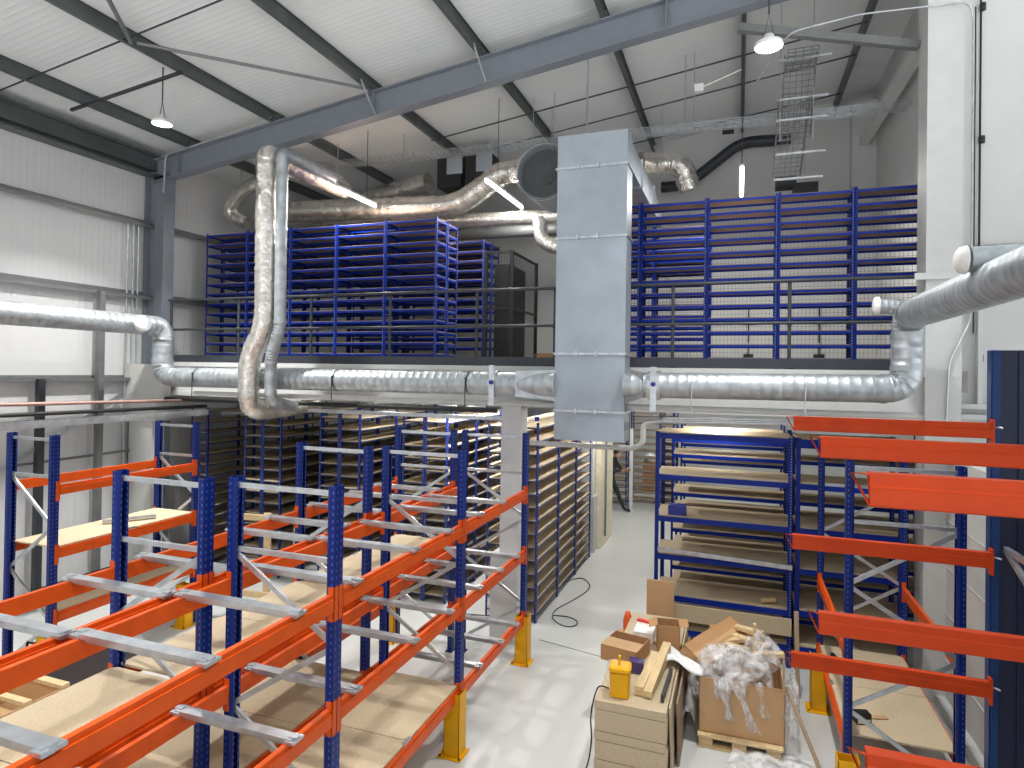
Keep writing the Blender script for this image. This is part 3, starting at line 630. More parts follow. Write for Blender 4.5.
pallet_rack('blue and orange pallet rack along the right wall by the packaging heap', .97, 1.93, [6.72, 8.85], 3.1, [[1.37, .5]], [(0, 1)], [], -1, 'blue and orange pallet racks')
def guard(x, y, label, h=.63, rz=0):
    r_ = empty('post_guard', (x, y, 0), label, 'post guard', 'yellow rack post guards', rz)
    r_['_o'] = (0, 0, 0); a, t = .085, .006
    MB().box(-a, a, -a, -a+t, .01, h).box(a-t, a, -a, a, .01, h).box(-a, -a+t, -a, a, .01, h).box(-a, a, a-t, a, .01, h*.97).build('shield', YELLOW, r_)
    MB().box(-a-.05, a+.04, -a-.05, a+.02, 0, .01).build('foot_plate', YELLOW, r_)
    for x_, y_ in ((-.11, -.11), (.1, -.11)): MB().lathe([(0, .012), (.012, .012), (.012, 0)], 8, (x_, y_, .01)).build('bolt', BLACK, r_)
guard(-2.68, 5.9, 'yellow steel post guard, front one on the aisle rack')
guard(-2.68, 8.06, 'yellow steel post guard at the far end of the aisle rack')
guard(.92, 8.22, 'yellow post guard at the foot of the right rack by the heap')
guard(.92, 6.12, 'yellow post guard at the bottom edge around a right rack post')
guard(-7.80, 7.3, 'yellow post guard at the far foot of the left wall rack')
guard(-7.80, 5.3, 'yellow post guard at the near foot of the left wall rack')
guard(-4.66, 8.0, 'yellow post guard at the far end of the back to back rack')
guard(-4.66, 5.82, 'yellow post guard under the middle of the back to back rack')
tag(MB().bar((-8.3, 6.35, 1.72), (-7.95, 6.9, 1.72), .09, .03).build('loose_deck_bar', GALV), 'loose galvanised bar lying on the board of the left wall rack', 'metal bar')

# unfinished divider rack on the right: posts with beams whose left ends are free
root = empty('divider_rack', (2.0, 4.3, 0), 'navy steel rack at the right edge with red-orange beams reaching left, their ends free', 'rack')
for y in (5.98, 4.05, 2.6):
    h = 4.12
    mb = MB().box(1.87, 1.93, y-.05, y-.046, 0, h).box(1.87, 1.874, y-.05, y+.05, 0, h)
    mb.build('upright', NAVY, root)
    mb = MB().box(1.93, 2.33, y-.035, y-.03, 0, h).box(2.05, 2.07, y-.045, y-.035, 0, h).box(2.2, 2.22, y-.045, y-.035, 0, h)
    mb.build('upright_panel', NAVYP, root)
def chan(mb, x0, x1, y, z, h=.115, w_=.07):
    """C beam open to the front, along X"""
    t = .004
    mb.prism([(-w_/2, 0), (-w_/2, -.012), (-w_/2+t, -.012), (-w_/2+t, -t), (w_/2-t, -t), (w_/2-t, -h+t), (-w_/2+t, -h+t), (-w_/2+t, -h+.014), (-w_/2, -h+.014), (-w_/2, -h), (w_/2, -h), (w_/2, 0)], (x0, y, z), (x1, y, z), (0, 0, 1))
for y in (5.95, 4.08, 2.66):
    for z in (3.55, 2.545, 1.545):
        mb = MB(); yy = y-.08
        # sloping front face: trapezoid shell as on rolled shelf beams
        for (a0, b0, a1, b1) in ((0, 0, 0, -.042), (0, -.042, .009, -.05), (.009, -.05, .009, -.112), (.009, -.112, 0, -.118), (0, -.118, -.055, -.004), (-.055, -.004, -.055, 0), (-.055, 0, 0, 0)):
            n_ = Vector((b0-b1, a1-a0)).normalized()*.0015
            mb.prism([(a0+n_.x, b0+n_.y), (a1+n_.x, b1+n_.y), (a1-n_.x, b1-n_.y), (a0-n_.x, b0-n_.y)], (.45, yy, z), (1.87, yy, z))
        o = mb.build('beam', ORANGER, root)
        MB().tube([(.45, yy, z-.003), (.395, yy+.03, z-.003), (.452, yy, z-.118)], .005, 6).build('end_lip', ORANGER, o)
        MB().box(1.855, 1.873, yy-.01, yy+.06, z-.17, z+.03).build('connector', ORANGER, o)
        MB().tube([(1.88, yy-.0, z-.03), (1.91, yy-.04, z-.03)], .008, 8).build('lock_pin', GALV, o)
for z, dz in ((2.58, 0), (2.58, -.75)):
    MB().bar((1.96, 5.9, z), (1.99, 4.1, z+dz), .03, .045).build('frame_brace', GALV, root)
    MB().bar((1.99, 4.0, z), (1.99, 2.65, z+dz), .03, .045).build('frame_brace', GALV, root)

# ------------------------------------------------------------------ boltless shelving bays
def angle_post(mb, x, y, sx, sy, z0, z1, a=.035, t=.003):
    mb.box(x, x+sx*a, y, y+sy*t, z0, z1).box(x, x+sx*t, y, y+sy*a, z0, z1)
def shelf_proto(key, W, D, H_, zs, rail, rh, board, mesh_back=False, overhang=0., post=SBLUE, aw=.035):
    root = lp('shelving_bay', (0, 0, -60)); tag(root, 'x', 'shelving')
    first = None
    for x, y, sx, sy in ((0, 0, 1, 1), (W, 0, -1, 1), (0, D, 1, -1), (W, D, -1, -1)):
        mb = MB(); angle_post(mb, 0, 0, sx, sy, 0, H_, aw)
        o = mb.build('upright', post, root); o.location = (x, y, 0)
    sh = None
    for z in zs:
        if sh is None:
            mb = MB().box(.003, W-.003, 0.004, .02, -rh, 0, 0).box(.003, W-.003, D-.02, D-.004, -rh, 0, 0).box(.004, .02, .02, D-.02, -rh, 0, 0).box(W-.02, W-.004, .02, D-.02, -rh, 0, 0)
            mb.box(.01, W-.01, .02-overhang, D-.02+overhang, -.004 if not overhang else .001, .014, 1)
            sh = mb.build('shelf', [rail, board], root); sh.location = (0, 0, z)
        else: inst(sh, (0, 0, z), root)
    if mesh_back:
        mb = MB()
        for i in range(int(W/.055)): mb.bar((.03+i*.055, D+.004, 0), (.03+i*.055, D+.004, H_-.03), .003, .003)
        for z in zs: mb.bar((0, D+.004, z-.1), (W, D+.004, z-.1), .003, .003)
        mb.build('mesh_panel', DARK, root)
    for o in root.children_recursive: o['_o'] = (0, 0, 0)
    return root
def place(proto, loc, rz, label, group):
    if proto.get('_used'): o = copy_tree(proto)
    else: o = proto; proto['_used'] = 1
    o.location = loc; o.rotation_euler = (0, 0, rz); tag(o, label, 'shelving', group); return o
zs = [.2+.2*i for i in range(12)]
M_L = shelf_proto('ml', 1.045, .42, 2.64, zs+[2.6], SRAILD, .035, CHIPD)
M_R = shelf_proto('mr', .995, .42, 2.6, [.16+.2*i for i in range(13)], SRAIL, .035, CHIPD, True)
U_P = shelf_proto('up', 1.25, .42, 3.1, [.12+.207*i for i in range(15)], SRAILU, .018, CHIP, True)
D_P = shelf_proto('dp', 1.8, .8, 3.07, [.3, .76, 1.33, 1.87, 2.46, 3.05], SRAILD, .075, CHIP, False, aw=.055)
E_P = shelf_proto('ep', 1.3, .8, 3.07, [.3, .78, 1.33, 1.87, 2.46, 3.05], SRAILD, .075, CHIP, False, aw=.055)
B_P = shelf_proto('bp', 1.8, .8, 3.0, [.2, .5, .8, 1.1, 1.4, 1.7, 1.98, 2.28, 2.6, 2.85], SRAILD, .055, CHIP, False)
index_kids()
nth = ['first', 'second', 'third', 'fourth', 'fifth', 'sixth']
for i in range(5):
    place(M_L, (-10.28+i*1.05, 10.0, ZF), 0, 'blue shelving bay on the left mezzanine, front row, %s from the left' % nth[i], 'mezzanine shelving at left, front row')
for i in range(5):
    place(M_L, (-10.28+i*1.05, 10.46, ZF), 0, 'blue shelving bay right behind the front left mezzanine row, %s from the left' % nth[i], 'mezzanine shelving at left, second row')
for j in range(2):
    for i in range(2 if j else 3):
        place(M_L, (-6.0-(i)*1.05, 12.0+j*.46, ZF), 0, 'blue bay in the deepest left mezzanine rows, %s line, %s from the right' % (nth[j], nth[i]), 'mezzanine shelving at left, far rows')
for i in range(5):
    x = -2.47+i*1.0
    if x+1 > XR: continue
    place(M_R, (x, 10.0, ZF), 0, 'bright blue bay on the right mezzanine, front row, %s from the rectangular duct' % nth[i], 'mezzanine shelving at right, front row')
for i in range(2):
    place(M_R, (-2.47+i*1.0, 11.7, ZF), 0, 'bright blue bay in the rear row on the right mezzanine, %s from the duct' % nth[i], 'mezzanine shelving at right, far row')
rows = [(-2.9, 9.35, 'at the aisle'), (-4.55, 9.55, 'second from the aisle'), (-6.25, 9.55, 'third from the aisle'), (-7.95, 9.55, 'fourth from the aisle'), (-9.7, 9.55, 'nearest the left wall')]
for x, y0, wh in rows:
    for s_ in (0, 1):
        if x < -9 and s_: continue
        nb = 3
        for b in range(nb):
            # rotated bay: width runs along +Y
            place(U_P, (x-.43*s_, y0+b*1.26, 0), math.pi/2, 'shelving bay under the mezzanine, row %s, %s side, %s back' % (wh, ('left', 'right')[1-s_], nth[b]), 'shelving under the mezzanine, row '+wh)
place(D_P, (-1.1, 9.2, 0), 0, 'deep blue shelving bay with chipboard shelves under the mezzanine, front left one behind the heap', 'deep shelving at right')
place(E_P, (.74, 9.2, 0), 0, 'deep blue shelving bay behind the right rack, front right one', 'deep shelving at right')
place(B_P, (-1.0, 10.5, 0), 0, 'deep blue shelving bay in the row behind, left one', 'deep shelving at right')
o = place(B_P, (.8, 10.5, 0), 0, 'deep blue shelving bay in the row behind, right one', 'deep shelving at right')
place(B_P, (-1.0, 12.2, 0), 0, 'deep blue shelving bay in the furthest row at right', 'deep shelving at right')
for i in range(2):
    place(U_P, (-4.3+i*1.28, 18.6+.5*i, 0), 0, 'narrow blue shelving bay beyond the person, %s from the left' % nth[i], 'far shelving beyond the person')
place(U_P, (-1.7, 18.6, 0), math.pi/2, 'narrow blue shelving bay at the far end on the right of the aisle', 'far shelving at the right of the aisle')
tag(MB().box(-2.9, -2.81, 18.2, 18.28, 0, 2.3).build('white_post', WHITE), 'slim white post beside the person', 'post')

# extra galvanised shelf beam, blue bin and small things on the deep shelving
tag(MB().bar((-1.05, 9.17, 1.41), (.7, 9.15, 1.35), .03, .06).build('loose_beam', GALV), 'loose galvanised beam resting on the front of the deep shelving', 'metal bar')
tag(MB().box(-.92, -.68, 9.25, 9.45, 1.35+.5, 2.02).build('blue_box', BLUEP), 'small dark blue box on the deep shelving', 'box')
tag(MB().bar((.32, 9.3, .82), (.5, 9.36, .84), .06, .05).build('wood_offcut', TIMBER), 'small wood offcut on a lower shelf of the deep shelving', 'offcut')

# ------------------------------------------------------------------ things upstairs
def carton(name, x, y, z, sx, sy, sz, rz, label, m_=None, open_=True, flaps=True, parent=None):
    r_ = lp(name, (x, y, z), rz); tag(r_, label, 'cardboard box'); m_ = m_ or CARD; t = .008
    mb = MB().box(-sx/2, sx/2, -sy/2, sy/2, 0, t)
    for a in (-1, 1):
        mb.box(a*sx/2, a*(sx/2-t), -sy/2, sy/2, t, sz); mb.box(-sx/2, sx/2, a*sy/2, a*(sy/2-t), t, sz)
    if not open_: mb.box(-sx/2, sx/2, -sy/2, sy/2, sz-t, sz)
    mb.build('carton', m_, r_)
    if open_ and flaps:
        fl = min(sx, sy)*.4
        for a, ang in ((-1, 1.9), (1, 1.5)):
            p = Vector((a*sx/2, 0, sz)); d = Vector((a*math.sin(ang), 0, math.cos(ang)))*fl
            MB().add([p+Vector((0, -sy/2, 0)), p+Vector((0, sy/2, 0)), p+Vector((0, sy/2*.96, 0))+d, p+Vector((0, -sy/2*.96, 0))+d]+[q+Vector((0, 0, .005)) for q in (p+Vector((0, -sy/2, 0)), p+Vector((0, sy/2, 0)), p+Vector((0, sy/2*.96, 0))+d, p+Vector((0, -sy/2*.96, 0))+d)], [(0, 1, 2, 3), (7, 6, 5, 4), (0, 4, 5, 1), (1, 5, 6, 2), (2, 6, 7, 3), (3, 7, 4, 0)]).build('flap', m_, r_)
    if not open_: MB().box(-.025, .025, -sy/2-.001, sy/2+.001, sz-.002, sz+.002).build('tape', CARDL, r_)
    return r_
carton('carton', -3.45, 9.35, ZF, .75, .25, .14, .05, 'long flat brown box behind the railing by the rectangular duct', open_=False)
carton('carton', -2.72, 9.35, ZF, .32, .25, .2, -.1, 'small open brown box behind the railing next to the duct')
def cage(x0, x1, y0, y1, z0, z1, label):
    r_ = empty('mesh_cage', ((x0+x1)/2, (y0+y1)/2, z0), label, 'mesh cage')
    for x in (x0, x1):
        for y in (y0, y1): MB().bar((x, y, z0), (x, y, z1), .06, .06).build('post', BLACK, r_)
    for (p, q) in (((x0, y0), (x1, y0)), ((x1, y0), (x1, y1))):
        mb = MB()
        for z in (z0+.03, (z0+z1)/2, z1-.03): mb.bar((*p, z), (*q, z), .04, .04)
        L_ = math.dist(p, q); n = int(L_/.05)
        for k in range(1, n):
            a = p[0]+(q[0]-p[0])*k/n; b = p[1]+(q[1]-p[1])*k/n; mb.bar((a, b, z0), (a, b, z1), .004, .004)
        for k in range(1, int((z1-z0)/.05)): mb.bar((*p, z0+k*.05), (*q, z0+k*.05), .004, .004)
        mb.build('mesh_panel', BLACK, r_)
cage(-4.5, -3.98, 11.0, 12.5, ZF+.01, 6.15, 'black wire mesh cage beside the left mezzanine shelving')
tag(MB().box(-4.44, -4.15, 11.3, 12.3, ZF, 5.95).build('dark_cabinet', BLACK), 'tall black cabinet inside the mesh cage', 'cabinet')
for i, (x, z) in enumerate(((.2, 5.1), (1.6, 5.1), (.2, 4.3), (1.6, 4.3))):
    tag(MB().tube([(x, YB-.05, z-.5), (x, YB-.05, z+.25)], .015, 6).box(x-.1, x+.1, YB-.12, YB, z-.05, z+.05).build('wall_socket', BLACK), 'black fitting on the back wall behind the right shelving, '+['upper left', 'upper right', 'lower left', 'lower right'][i], 'fitting', 'fittings on the back wall')

# ------------------------------------------------------------------ chipboard stack and heap
hts = [0, .11, .29, .38, .59, .68]
names = ['bottom', 'second from the bottom', 'middle', 'second from the top', 'topmost']
for i in range(5):
    dx = random.uniform(-.01, .01); dy = random.uniform(-.01, .01)
    mb = MB().box(-1.29+dx, -.60+dx, 6.16+dy, 8.6, hts[i]+.002, hts[i+1]-.006)
    for k in range(1, int((hts[i+1]-hts[i])/.018)):
        zk = hts[i]+k*.018; mb.box(-1.291+dx, -.599+dx, 6.159+dy, 8.6, zk-.0008, zk+.0008, 1)
    tag(mb.build('chipboard_pack', [CHIP, CHIPE]), 'pack of chipboard sheets in the floor stack, %s' % names[i], 'chipboard', 'chipboard packs in the stack')
ZT = .682
tag(MB().prism([(-.2, 0), (.2, 0), (.2, .02), (-.2, .02)], (-.66, 8.15, ZT+.0), (-.66, 6.5, ZT+.0)).build('loose_board', CHIP), 'loose narrow chipboard strip on the right of the stack', 'board') if False else None
# yellow tub
r_ = lp('yellow_tub', (-1.08, 6.36, ZT), .08); tag(r_, 'yellow plastic tub with a lid on the near left of the chipboard stack', 'tub')
mb = MB(); a = .1
oct_ = [(-a, -a*.7), (-a*.8, -a), (a*.8, -a), (a, -a*.7), (a, a*.7), (a*.8, a), (-a*.8, a), (-a, a*.7)]
v = [(x*.92, y*.92, 0) for x, y in oct_]+[(x, y, .24) for x, y in oct_]
mb.add(v, [tuple(range(8))[::-1]]+[(i, (i+1) % 8, (i+1) % 8+8, i+8) for i in range(8)]); mb.build('body', YELLOW, r_)
mb = MB(); v = [(x*1.08, y*1.08, .25) for x, y in oct_]+[(x*1.06, y*1.06, .285) for x, y in oct_]+[(x*.8, y*.8, .292) for x, y in oct_]
mb.add(v, [tuple(range(8))[::-1], tuple(range(16, 24))]+[(i+k, (i+1) % 8+k, (i+1) % 8+8+k, i+8+k) for i in range(8) for k in (0, 8)]); mb.build('lid', YELLOW, r_)
MB().box(-.02, .0, -.02, .01, .28, .38).build('handle', YELLOW, r_)
MB().tube([(-.09, -.0, .02), (-.16, .02, .14), (-.12, .04, .3), (-.04, .02, .33)], .004, 6).build('cord', WHITEP, r_)
# timber battens
for i, (x, y, rz, L_) in enumerate(((-.86, 6.78, -.09, .78), (-.765, 6.86, -.09, .98))):
    r_ = MB().box(-.042, .042, -L_/2, L_/2, 0, .11 if i == 0 else .13)
    r_.xf(Matrix.Translation((x, y, ZT)) @ Matrix.Rotation(rz, 4, 'Z') @ Matrix.Rotation(.12 if i else .05, 4, 'X'))
    r_.v = [(p[0], p[1], max(p[2], ZT)+(.0)) for p in r_.v]
    tag(r_.build('timber_batten', TIMBER), ['short light timber batten on the stack, left one of the pair', 'light timber batten on the stack, right one of the pair'][i], 'timber')
tag(MB().bar((-.665, 6.34, ZT+.035), (-.64, 6.95, ZT+.035), .03, .07).build('metal_offcut', DARK), 'dark metal channel lying right of the timber battens', 'metal bar')
carton('open_tray_box', -1.17, 7.22, ZT, .42, .44, .17, -.2, 'shallow open cardboard box at the left of the chipboard stack', CARD, flaps=False)
MB().box(-.21, .21, -.22, .02, .165, .172).build('folded_flap', CARDL, bpy.data.objects['open_tray_box'])
tag(MB().box(-1.08, -.93, 6.84, 6.96, ZT, ZT+.12).build('purple_packet', PURPLE), 'small purple packet in front of the open cardboard box', 'packet')
carton('small_carton', -.74, 7.62, ZT, .26, .24, .3, .15, 'upright open cardboard box on the far end of the stack', CARD)
tag(MB().box(-1.17, -.8, 8.98, 9.02, 0, 1.02).xf(Matrix.Translation((0, -.02, 0))).build('leaning_board', CARDL), 'tall narrow board standing against the deep shelving', 'board')
tag(MB().box(-.42, .62, 9.08, 9.15, .62, .9).box(-.42, .62, 9.05, 9.12, .56, .6).build('fascia_board', CHIP), 'wide pale chipboard across the lower front of the deep shelving', 'board') if False else None
r_ = lp('orange_bottle', (-1.38, 8.4, 0), 0); tag(r_, 'orange spray bottle standing behind the stack', 'bottle')
tag(MB().box(-1.5, -1.2, 8.25, 8.6, 0, .42).build('small_crate', CARDL), 'plain cardboard box under the orange bottle', 'cardboard box')
r_.location = (-1.34, 8.42, .42)
MB().lathe([(0, 0), (.06, 0), (.062, .18), (.04, .24), (.03, .25)], 14).build('body', YELLOW, r_)
MB().lathe([(.062, .1), (.064, .2), (.045, .27), (.03, .32), (0, .33)], 14).build('cap', mat('orange_plastic', (232, 92, 32), .4), r_)
tag(MB().bar((-1.15, 8.0, ZT+.14), (-.75, 7.9, ZT+.13), .05, .03).build('red_level', REDP), 'red bar lying across the boxes on the stack', 'tool')
tag(MB().box(-1.15, -.92, 7.65, 8.02, ZT, ZT+.12).build('white_packet', WHITEP), 'white packet under the red bar', 'packet')
# drape helper
def sheet(n, mfun, name, m_, label, cat, th=.004, parent=None):
    mb = MB(); v = []
    for j in range(n+1):
        for i in range(n+1): v.append(Vector(mfun(i/n, j/n)))
    f = [(j*(n+1)+i, j*(n+1)+i+1, (j+1)*(n+1)+i+1, (j+1)*(n+1)+i) for j in range(n) for i in range(n)]
    mb.add(v, f, 0, True); o = mb.build(name, m_, parent)
    s_ = o.modifiers.new('thickness', 'SOLIDIFY'); s_.thickness = th
    if label: tag(o, label, cat)
    return o
def fsheet(u, v):
    x = -.74+.42*u; y = 7.05+.42*v+.06*math.sin(5*u); z = ZT+.03+.05*math.sin(6*u+2*v)*(1-u)+.03*math.sin(9*v)
    if x > -.6: z -= (x+.6)*.12
    return (x, y-.25*u*v, z+.03)
sheet(14, fsheet, 'foam_sheet', BAG, 'white foam sheet draped over the right side of the stack', 'packing sheet', .006)
# long tilted board on the stack's right side
for i, (x, y0, y1, h, c) in enumerate(((-.565, 6.3, 8.5, .66, CHIP), (-.515, 6.5, 8.2, .62, CHIPD))):
    mb = MB().prism([(-.009, 0), (.009, 0), (.009, h), (-.009, h)], (x, y0, .0), (x, y1, 0)).xf(Matrix.Translation((x, 0, 0)) @ Matrix.Rotation(-.035, 4, 'Y') @ Matrix.Translation((-x, 0, 0)))
    tag(mb.build('standing_board', c), ['pale chipboard sheet stood on edge against the right side of the stack', 'brown board stood on edge outermost on the right side of the stack'][i], 'board')
# tilted big carton
r_ = carton('tilted_carton', -.2, 7.75, .7, .32, .95, .12, 0, 'big closed cardboard box lying tilted on the heap', CARD, open_=False)
r_.rotation_euler = (.12, .5, -.48); r_.location = (-.22, 7.72, .74)
# pallet + cardboard crate
r_ = empty('wooden_pallet', (.05, 7.25, 0), 'wooden pallet under the big cardboard crate', 'pallet')
for x in (-.28, .05, .38): MB().box(x-.07, x+.07, 6.95, 7.75, .02, .11).build('block', TIMBER, r_)
for y in (6.97, 7.3, 7.68): MB().box(-.36, .47, y-.05, y+.05, .11, .13).build('slat', TIMBER, r_)
MB().box(-.36, .47, 6.93, 7.02, 0, .02).build('bottom_slat', TIMBER, r_)
r_ = lp('cardboard_crate', (.06, 7.38, .131), .02); tag(r_, 'big open cardboard crate full of plastic wrapping', 'cardboard box')
mb = MB(); t = .012; W2, D2, H2 = .42, .38, .56
for a in (-1, 1): mb.box(a*W2, a*(W2-t), -D2, D2, 0, H2); mb.box(-W2, W2, a*D2, a*(D2-t), 0, H2)
mb.box(-W2, W2, -D2, D2, 0, t); mb.build('carton', CARDL, r_)
MB().box(-W2, W2, -D2-.001, -D2+.014, H2-.006, H2+.006).build('rim_edge', CARD, r_)
# wooden bits in the crate
tag(MB().bar((.2, 7.5, .65), (.2, 7.5, 1.15), .045, .03).build('wood_stick', TIMBER), 'upright light wood stick rising from the crate', 'wood stick')
bits = [((-.05, 7.9, .84), (.35, 7.75, .82)), ((-.12, 7.75, .81), (.3, 7.95, .84)), ((.0, 8.0, .9), (.3, 7.85, .92)), ((.2, 7.45, .84), (.5, 7.5, .86)), ((-.15, 7.7, .80), (.15, 7.6, .80))]
for i, (p, q) in enumerate(bits):
    tag(MB().bar(p, q, .09, .04).build('wood_offcut', TIMBER), 'light wood offcut on the heap above the crate, '+['back one', 'crossing one', 'top one', 'front right one', 'lowest one'][i], 'offcut', 'wood offcuts on the heap')
tag(MB().box(-.3, .3, 7.8, 8.3, .0, .78).build('stacked_carton', CARD), 'brown box standing behind the crate under the offcuts', 'cardboard box')
tag(MB().bar((.62, 7.1, .62), (.62, 7.15, 1.02), .035, .02).build('wood_stick', TIMBER) , 'thin brown stick standing at the right of the crate', 'wood stick') if False else None
tag(MB().bar((.50, 7.1, .70), (.82, 6.75, .02), .04, .02).build('wood_stick', CHIPE), 'thin brown stick leaning down from the crate to the floor', 'wood stick')
tag(MB().bar((.47, 7.02, .4), (.47, 7.05, 1.02), .03, .02).build('wood_stick', CHIPE), 'thin brown stick standing upright at the crate corner', 'wood stick')
tag(MB().bar((.72, 8.4, 0.0), (.70, 8.5, 1.0), .05, .05).build('timber_post', CHIPE), 'timber post standing in front of the deep shelving', 'post')
tag(MB().box(-.83, .7, 9.15, 9.19, .44, .66).box(-.83, .7, 9.155, 9.185, .66, .665).build('fascia_board', CHIP), 'long pale board fixed across the lower front of the deep shelving', 'board')
tag(MB().box(.74, 1.35, 8.7, 8.76, .55, .72).box(.74, 1.35, 8.7, 8.76, .2, .36).build('pale_boards', CHIP), 'pale boards across the back of the right rack bay', 'board') if False else None
# crumpled film
def lump(cx, cy, cz, rx, ry, rz_, seed, name, label, n=22, m=14):
    rnd = random.Random(seed); mb = MB(); v = []
    fr = [(rnd.uniform(2, 7), rnd.uniform(2, 7), rnd.uniform(0, 6)) for _ in range(6)]
    for j in range(m+1):
        ph = math.pi*.62*j/m
        for i in range(n):
            t = 2*math.pi*i/n
            k = 1+sum(.07*math.sin(a*t+b*ph+c) for a, b, c in [(round(f[0]), f[1], f[2]) for f in fr])+rnd.uniform(-.025, .025)
            v.append((cx+rx*k*math.sin(ph)*math.cos(t), cy+ry*k*math.sin(ph)*math.sin(t), cz+rz_*k*math.cos(ph)))
    f = [(j*n+i, j*n+(i+1) % n, (j+1)*n+(i+1) % n, (j+1)*n+i) for j in range(m) for i in range(n)]
    mb.add(v, f, 0, True); o = mb.build(name, FILM); return tag(o, label, 'plastic wrapping', 'plastic wrapping on the crate')
lump(.02, 7.30, .68, .36, .33, .24, 3, 'plastic_wrap', 'clear crumpled plastic wrapping piled on the crate')
lump(-.18, 7.25, .70, .22, .2, .22, 5, 'plastic_wrap', 'small bulge of clear plastic wrapping at the left of the crate')
lump(.27, 7.55, .76, .2, .2, .24, 8, 'plastic_wrap', 'clear plastic wrapping behind the wood stick on the crate')
lump(.56, 7.3, .3, .08, .2, .42, 9, 'plastic_wrap', 'clear plastic wrapping hanging right of the crate')
for i, (x0, x1, z1, w_) in enumerate(((-.12, -.04, .30, .08), (.02, .2, .22, .1), (.24, .3, .4, .07), (-.2, -.16, .52, .05))):
    def fs(u, v, x0=x0, x1=x1, z1=z1, w_=w_, i=i):
        z = .74-(.74-z1)*v; x = x0+(x1-x0)*v+(u-.5)*w_*(1+.4*math.sin(7*v+i)); y = 6.985-.05*math.sin(3.1*v)-.02*math.sin(u*9+v*5)
        return (x, y, z)
    o = sheet(12, fs, 'plastic_strip', FILM, 'clear plastic strip hanging over the crate front, '+['left of centre', 'longest, at the centre', 'right one', 'leftmost'][i], 'plastic wrapping'); o['group'] = 'plastic strips over the crate front'
def fl(u, v):
    return (-.1+.75*u+.15*v, 6.55+.55*v-.1*u, .03+.05*abs(math.sin(7*u+3*v)*math.cos(5*v)))
sheet(18, fl, 'plastic_sheet', FILM, 'clear plastic sheet lying on the floor before the crate', 'plastic wrapping')
def fl2(u, v):
    return (-.56+.2*u, 7.0+.9*v, .02+.45*math.sin(2.8*u+.2)*(.6+.4*math.sin(8*v))+.02)
sheet(14, fl2, 'plastic_sheet', FILM, 'clear plastic crumpled between the stack and the crate', 'plastic wrapping')
tag(MB().box(-.42, -.1, 7.76, 7.95, .5, .56).xf(Matrix.Identity(4)).build('green_wrap', GREENP), 'bit of green wrapping between the tilted box and the crate', 'packing sheet')

# cables on the floor
def cable(pts, label, r=.008):
    pts = [Vector(p) for p in pts]; P = []
    for i in range(len(pts)-1):
        p0 = pts[max(i-1, 0)]; p1 = pts[i]; p2 = pts[i+1]; p3 = pts[min(i+2, len(pts)-1)]
        for k in range(6):
            t = k/6; P.append(.5*((2*p1)+(p2-p0)*t+(2*p0-5*p1+4*p2-p3)*t*t+(3*p1-p0-3*p2+p3)*t**3))
    P.append(pts[-1]); return tag(MB().tube(P, r, 6).build('floor_cable', CABLE), label, 'cable')
z = .009
cable([(-4.5, 9.2, z), (-3.4, 9.45, z), (-3.1, 9.9, z), (-3.1, 10.6, z), (-3.0, 11.3, z), (-2.75, 11.7, z), (-2.52, 11.4, z), (-2.5, 11.0, z), (-2.62, 10.5, z), (-2.76, 10.0, z), (-2.72, 9.65, z), (-2.5, 9.42, z), (-2.33, 9.45, z), (-2.32, 9.65, z), (-2.5, 9.78, z), (-2.74, 9.75, z)], 'black cable looped on the floor beside the aisle shelving')
cable([(-1.2, 6.4, ZT+.012), (-1.31, 6.38, ZT+.008), (-1.36, 6.3, .45), (-1.33, 6.2, .25), (-1.36, 6.15, .02), (-1.4, 6.0, z), (-1.38, 5.6, z)], 'black cable running off the left side of the chipboard stack')
tag(MB().bar((-2.67, 8.81, .001), (-1.53, 8.56, .001), .012, .002).build('floor_joint', BLACK), 'dark joint line in the floor near the rack end', 'floor joint', kind='structure')

# ------------------------------------------------------------------ left floor clutter
r_ = carton('open_carton', -8.75, 5.2, 0, .9, .9, .5, .2, 'large open cardboard box on the floor behind the racks at lower left', CARDL) if False else None
Zs = 1.566
tag(MB().box(-8.5, -8.05, 5.65, 6.6, .902, 1.0).build('black_case', BLACK), 'flat black case on the lower board of the left wall rack, near one', 'case')
for i in range(10):
    x = random.uniform(-8.5, -8.0); y = random.uniform(6.7, 7.25); zz = .903
    mb = MB().box(-.05, .05, -.03, .03, 0, .05); mb.xf(Matrix.Translation((x, y, zz)) @ Matrix.Rotation(random.uniform(0, 3), 4, 'Z'))
    tag(mb.build('hand_tool', BLACK), 'small dark tool in the heap on the far lower board of the left wall rack', 'tool', 'tools heaped on the left wall rack')
r_ = lp('open_carton', (-6.88, 4.12, 0), .0)
tag(r_, 'large open cardboard box with timber edges on the floor at lower left', 'cardboard box')
mb = MB(); W2 = .4; D2 = .45; H2 = .58; t = .012
for a in (-1, 1): mb.box(a*W2, a*(W2-t), -D2, D2, 0, H2); mb.box(-W2, W2, a*D2, a*(D2-t), 0, H2)
mb.box(-W2, W2, -D2, D2, .3, .31); mb.build('carton', CARDL, r_)
MB().box(-W2-.02, W2+.02, D2-.03, D2+.05, H2, H2+.04).build('timber_edge', TIMBER, r_)
MB().box(-W2-.02, W2+.02, .06, .13, H2, H2+.04).build('timber_edge', TIMBER, r_)
tag(MB().box(-7.18, -6.7, 4.82, 5.6, 0, .42).box(-7.2, -6.68, 4.8, 5.62, .42, .45).build('black_tray', BLACK), 'flat black crate on the floor between the left racks', 'crate')
r_ = lp('yellow_reel', (-7.6, 5.62, .0), .4); tag(r_, 'yellow and black cable reel behind the black crate at lower left', 'cable reel')
MB().lathe([(.0, -.02), (.17, -.02), (.17, .02), (0, .02)], 24, (0, -.1, .42), ax='y').build('flange', YELLOW, r_)
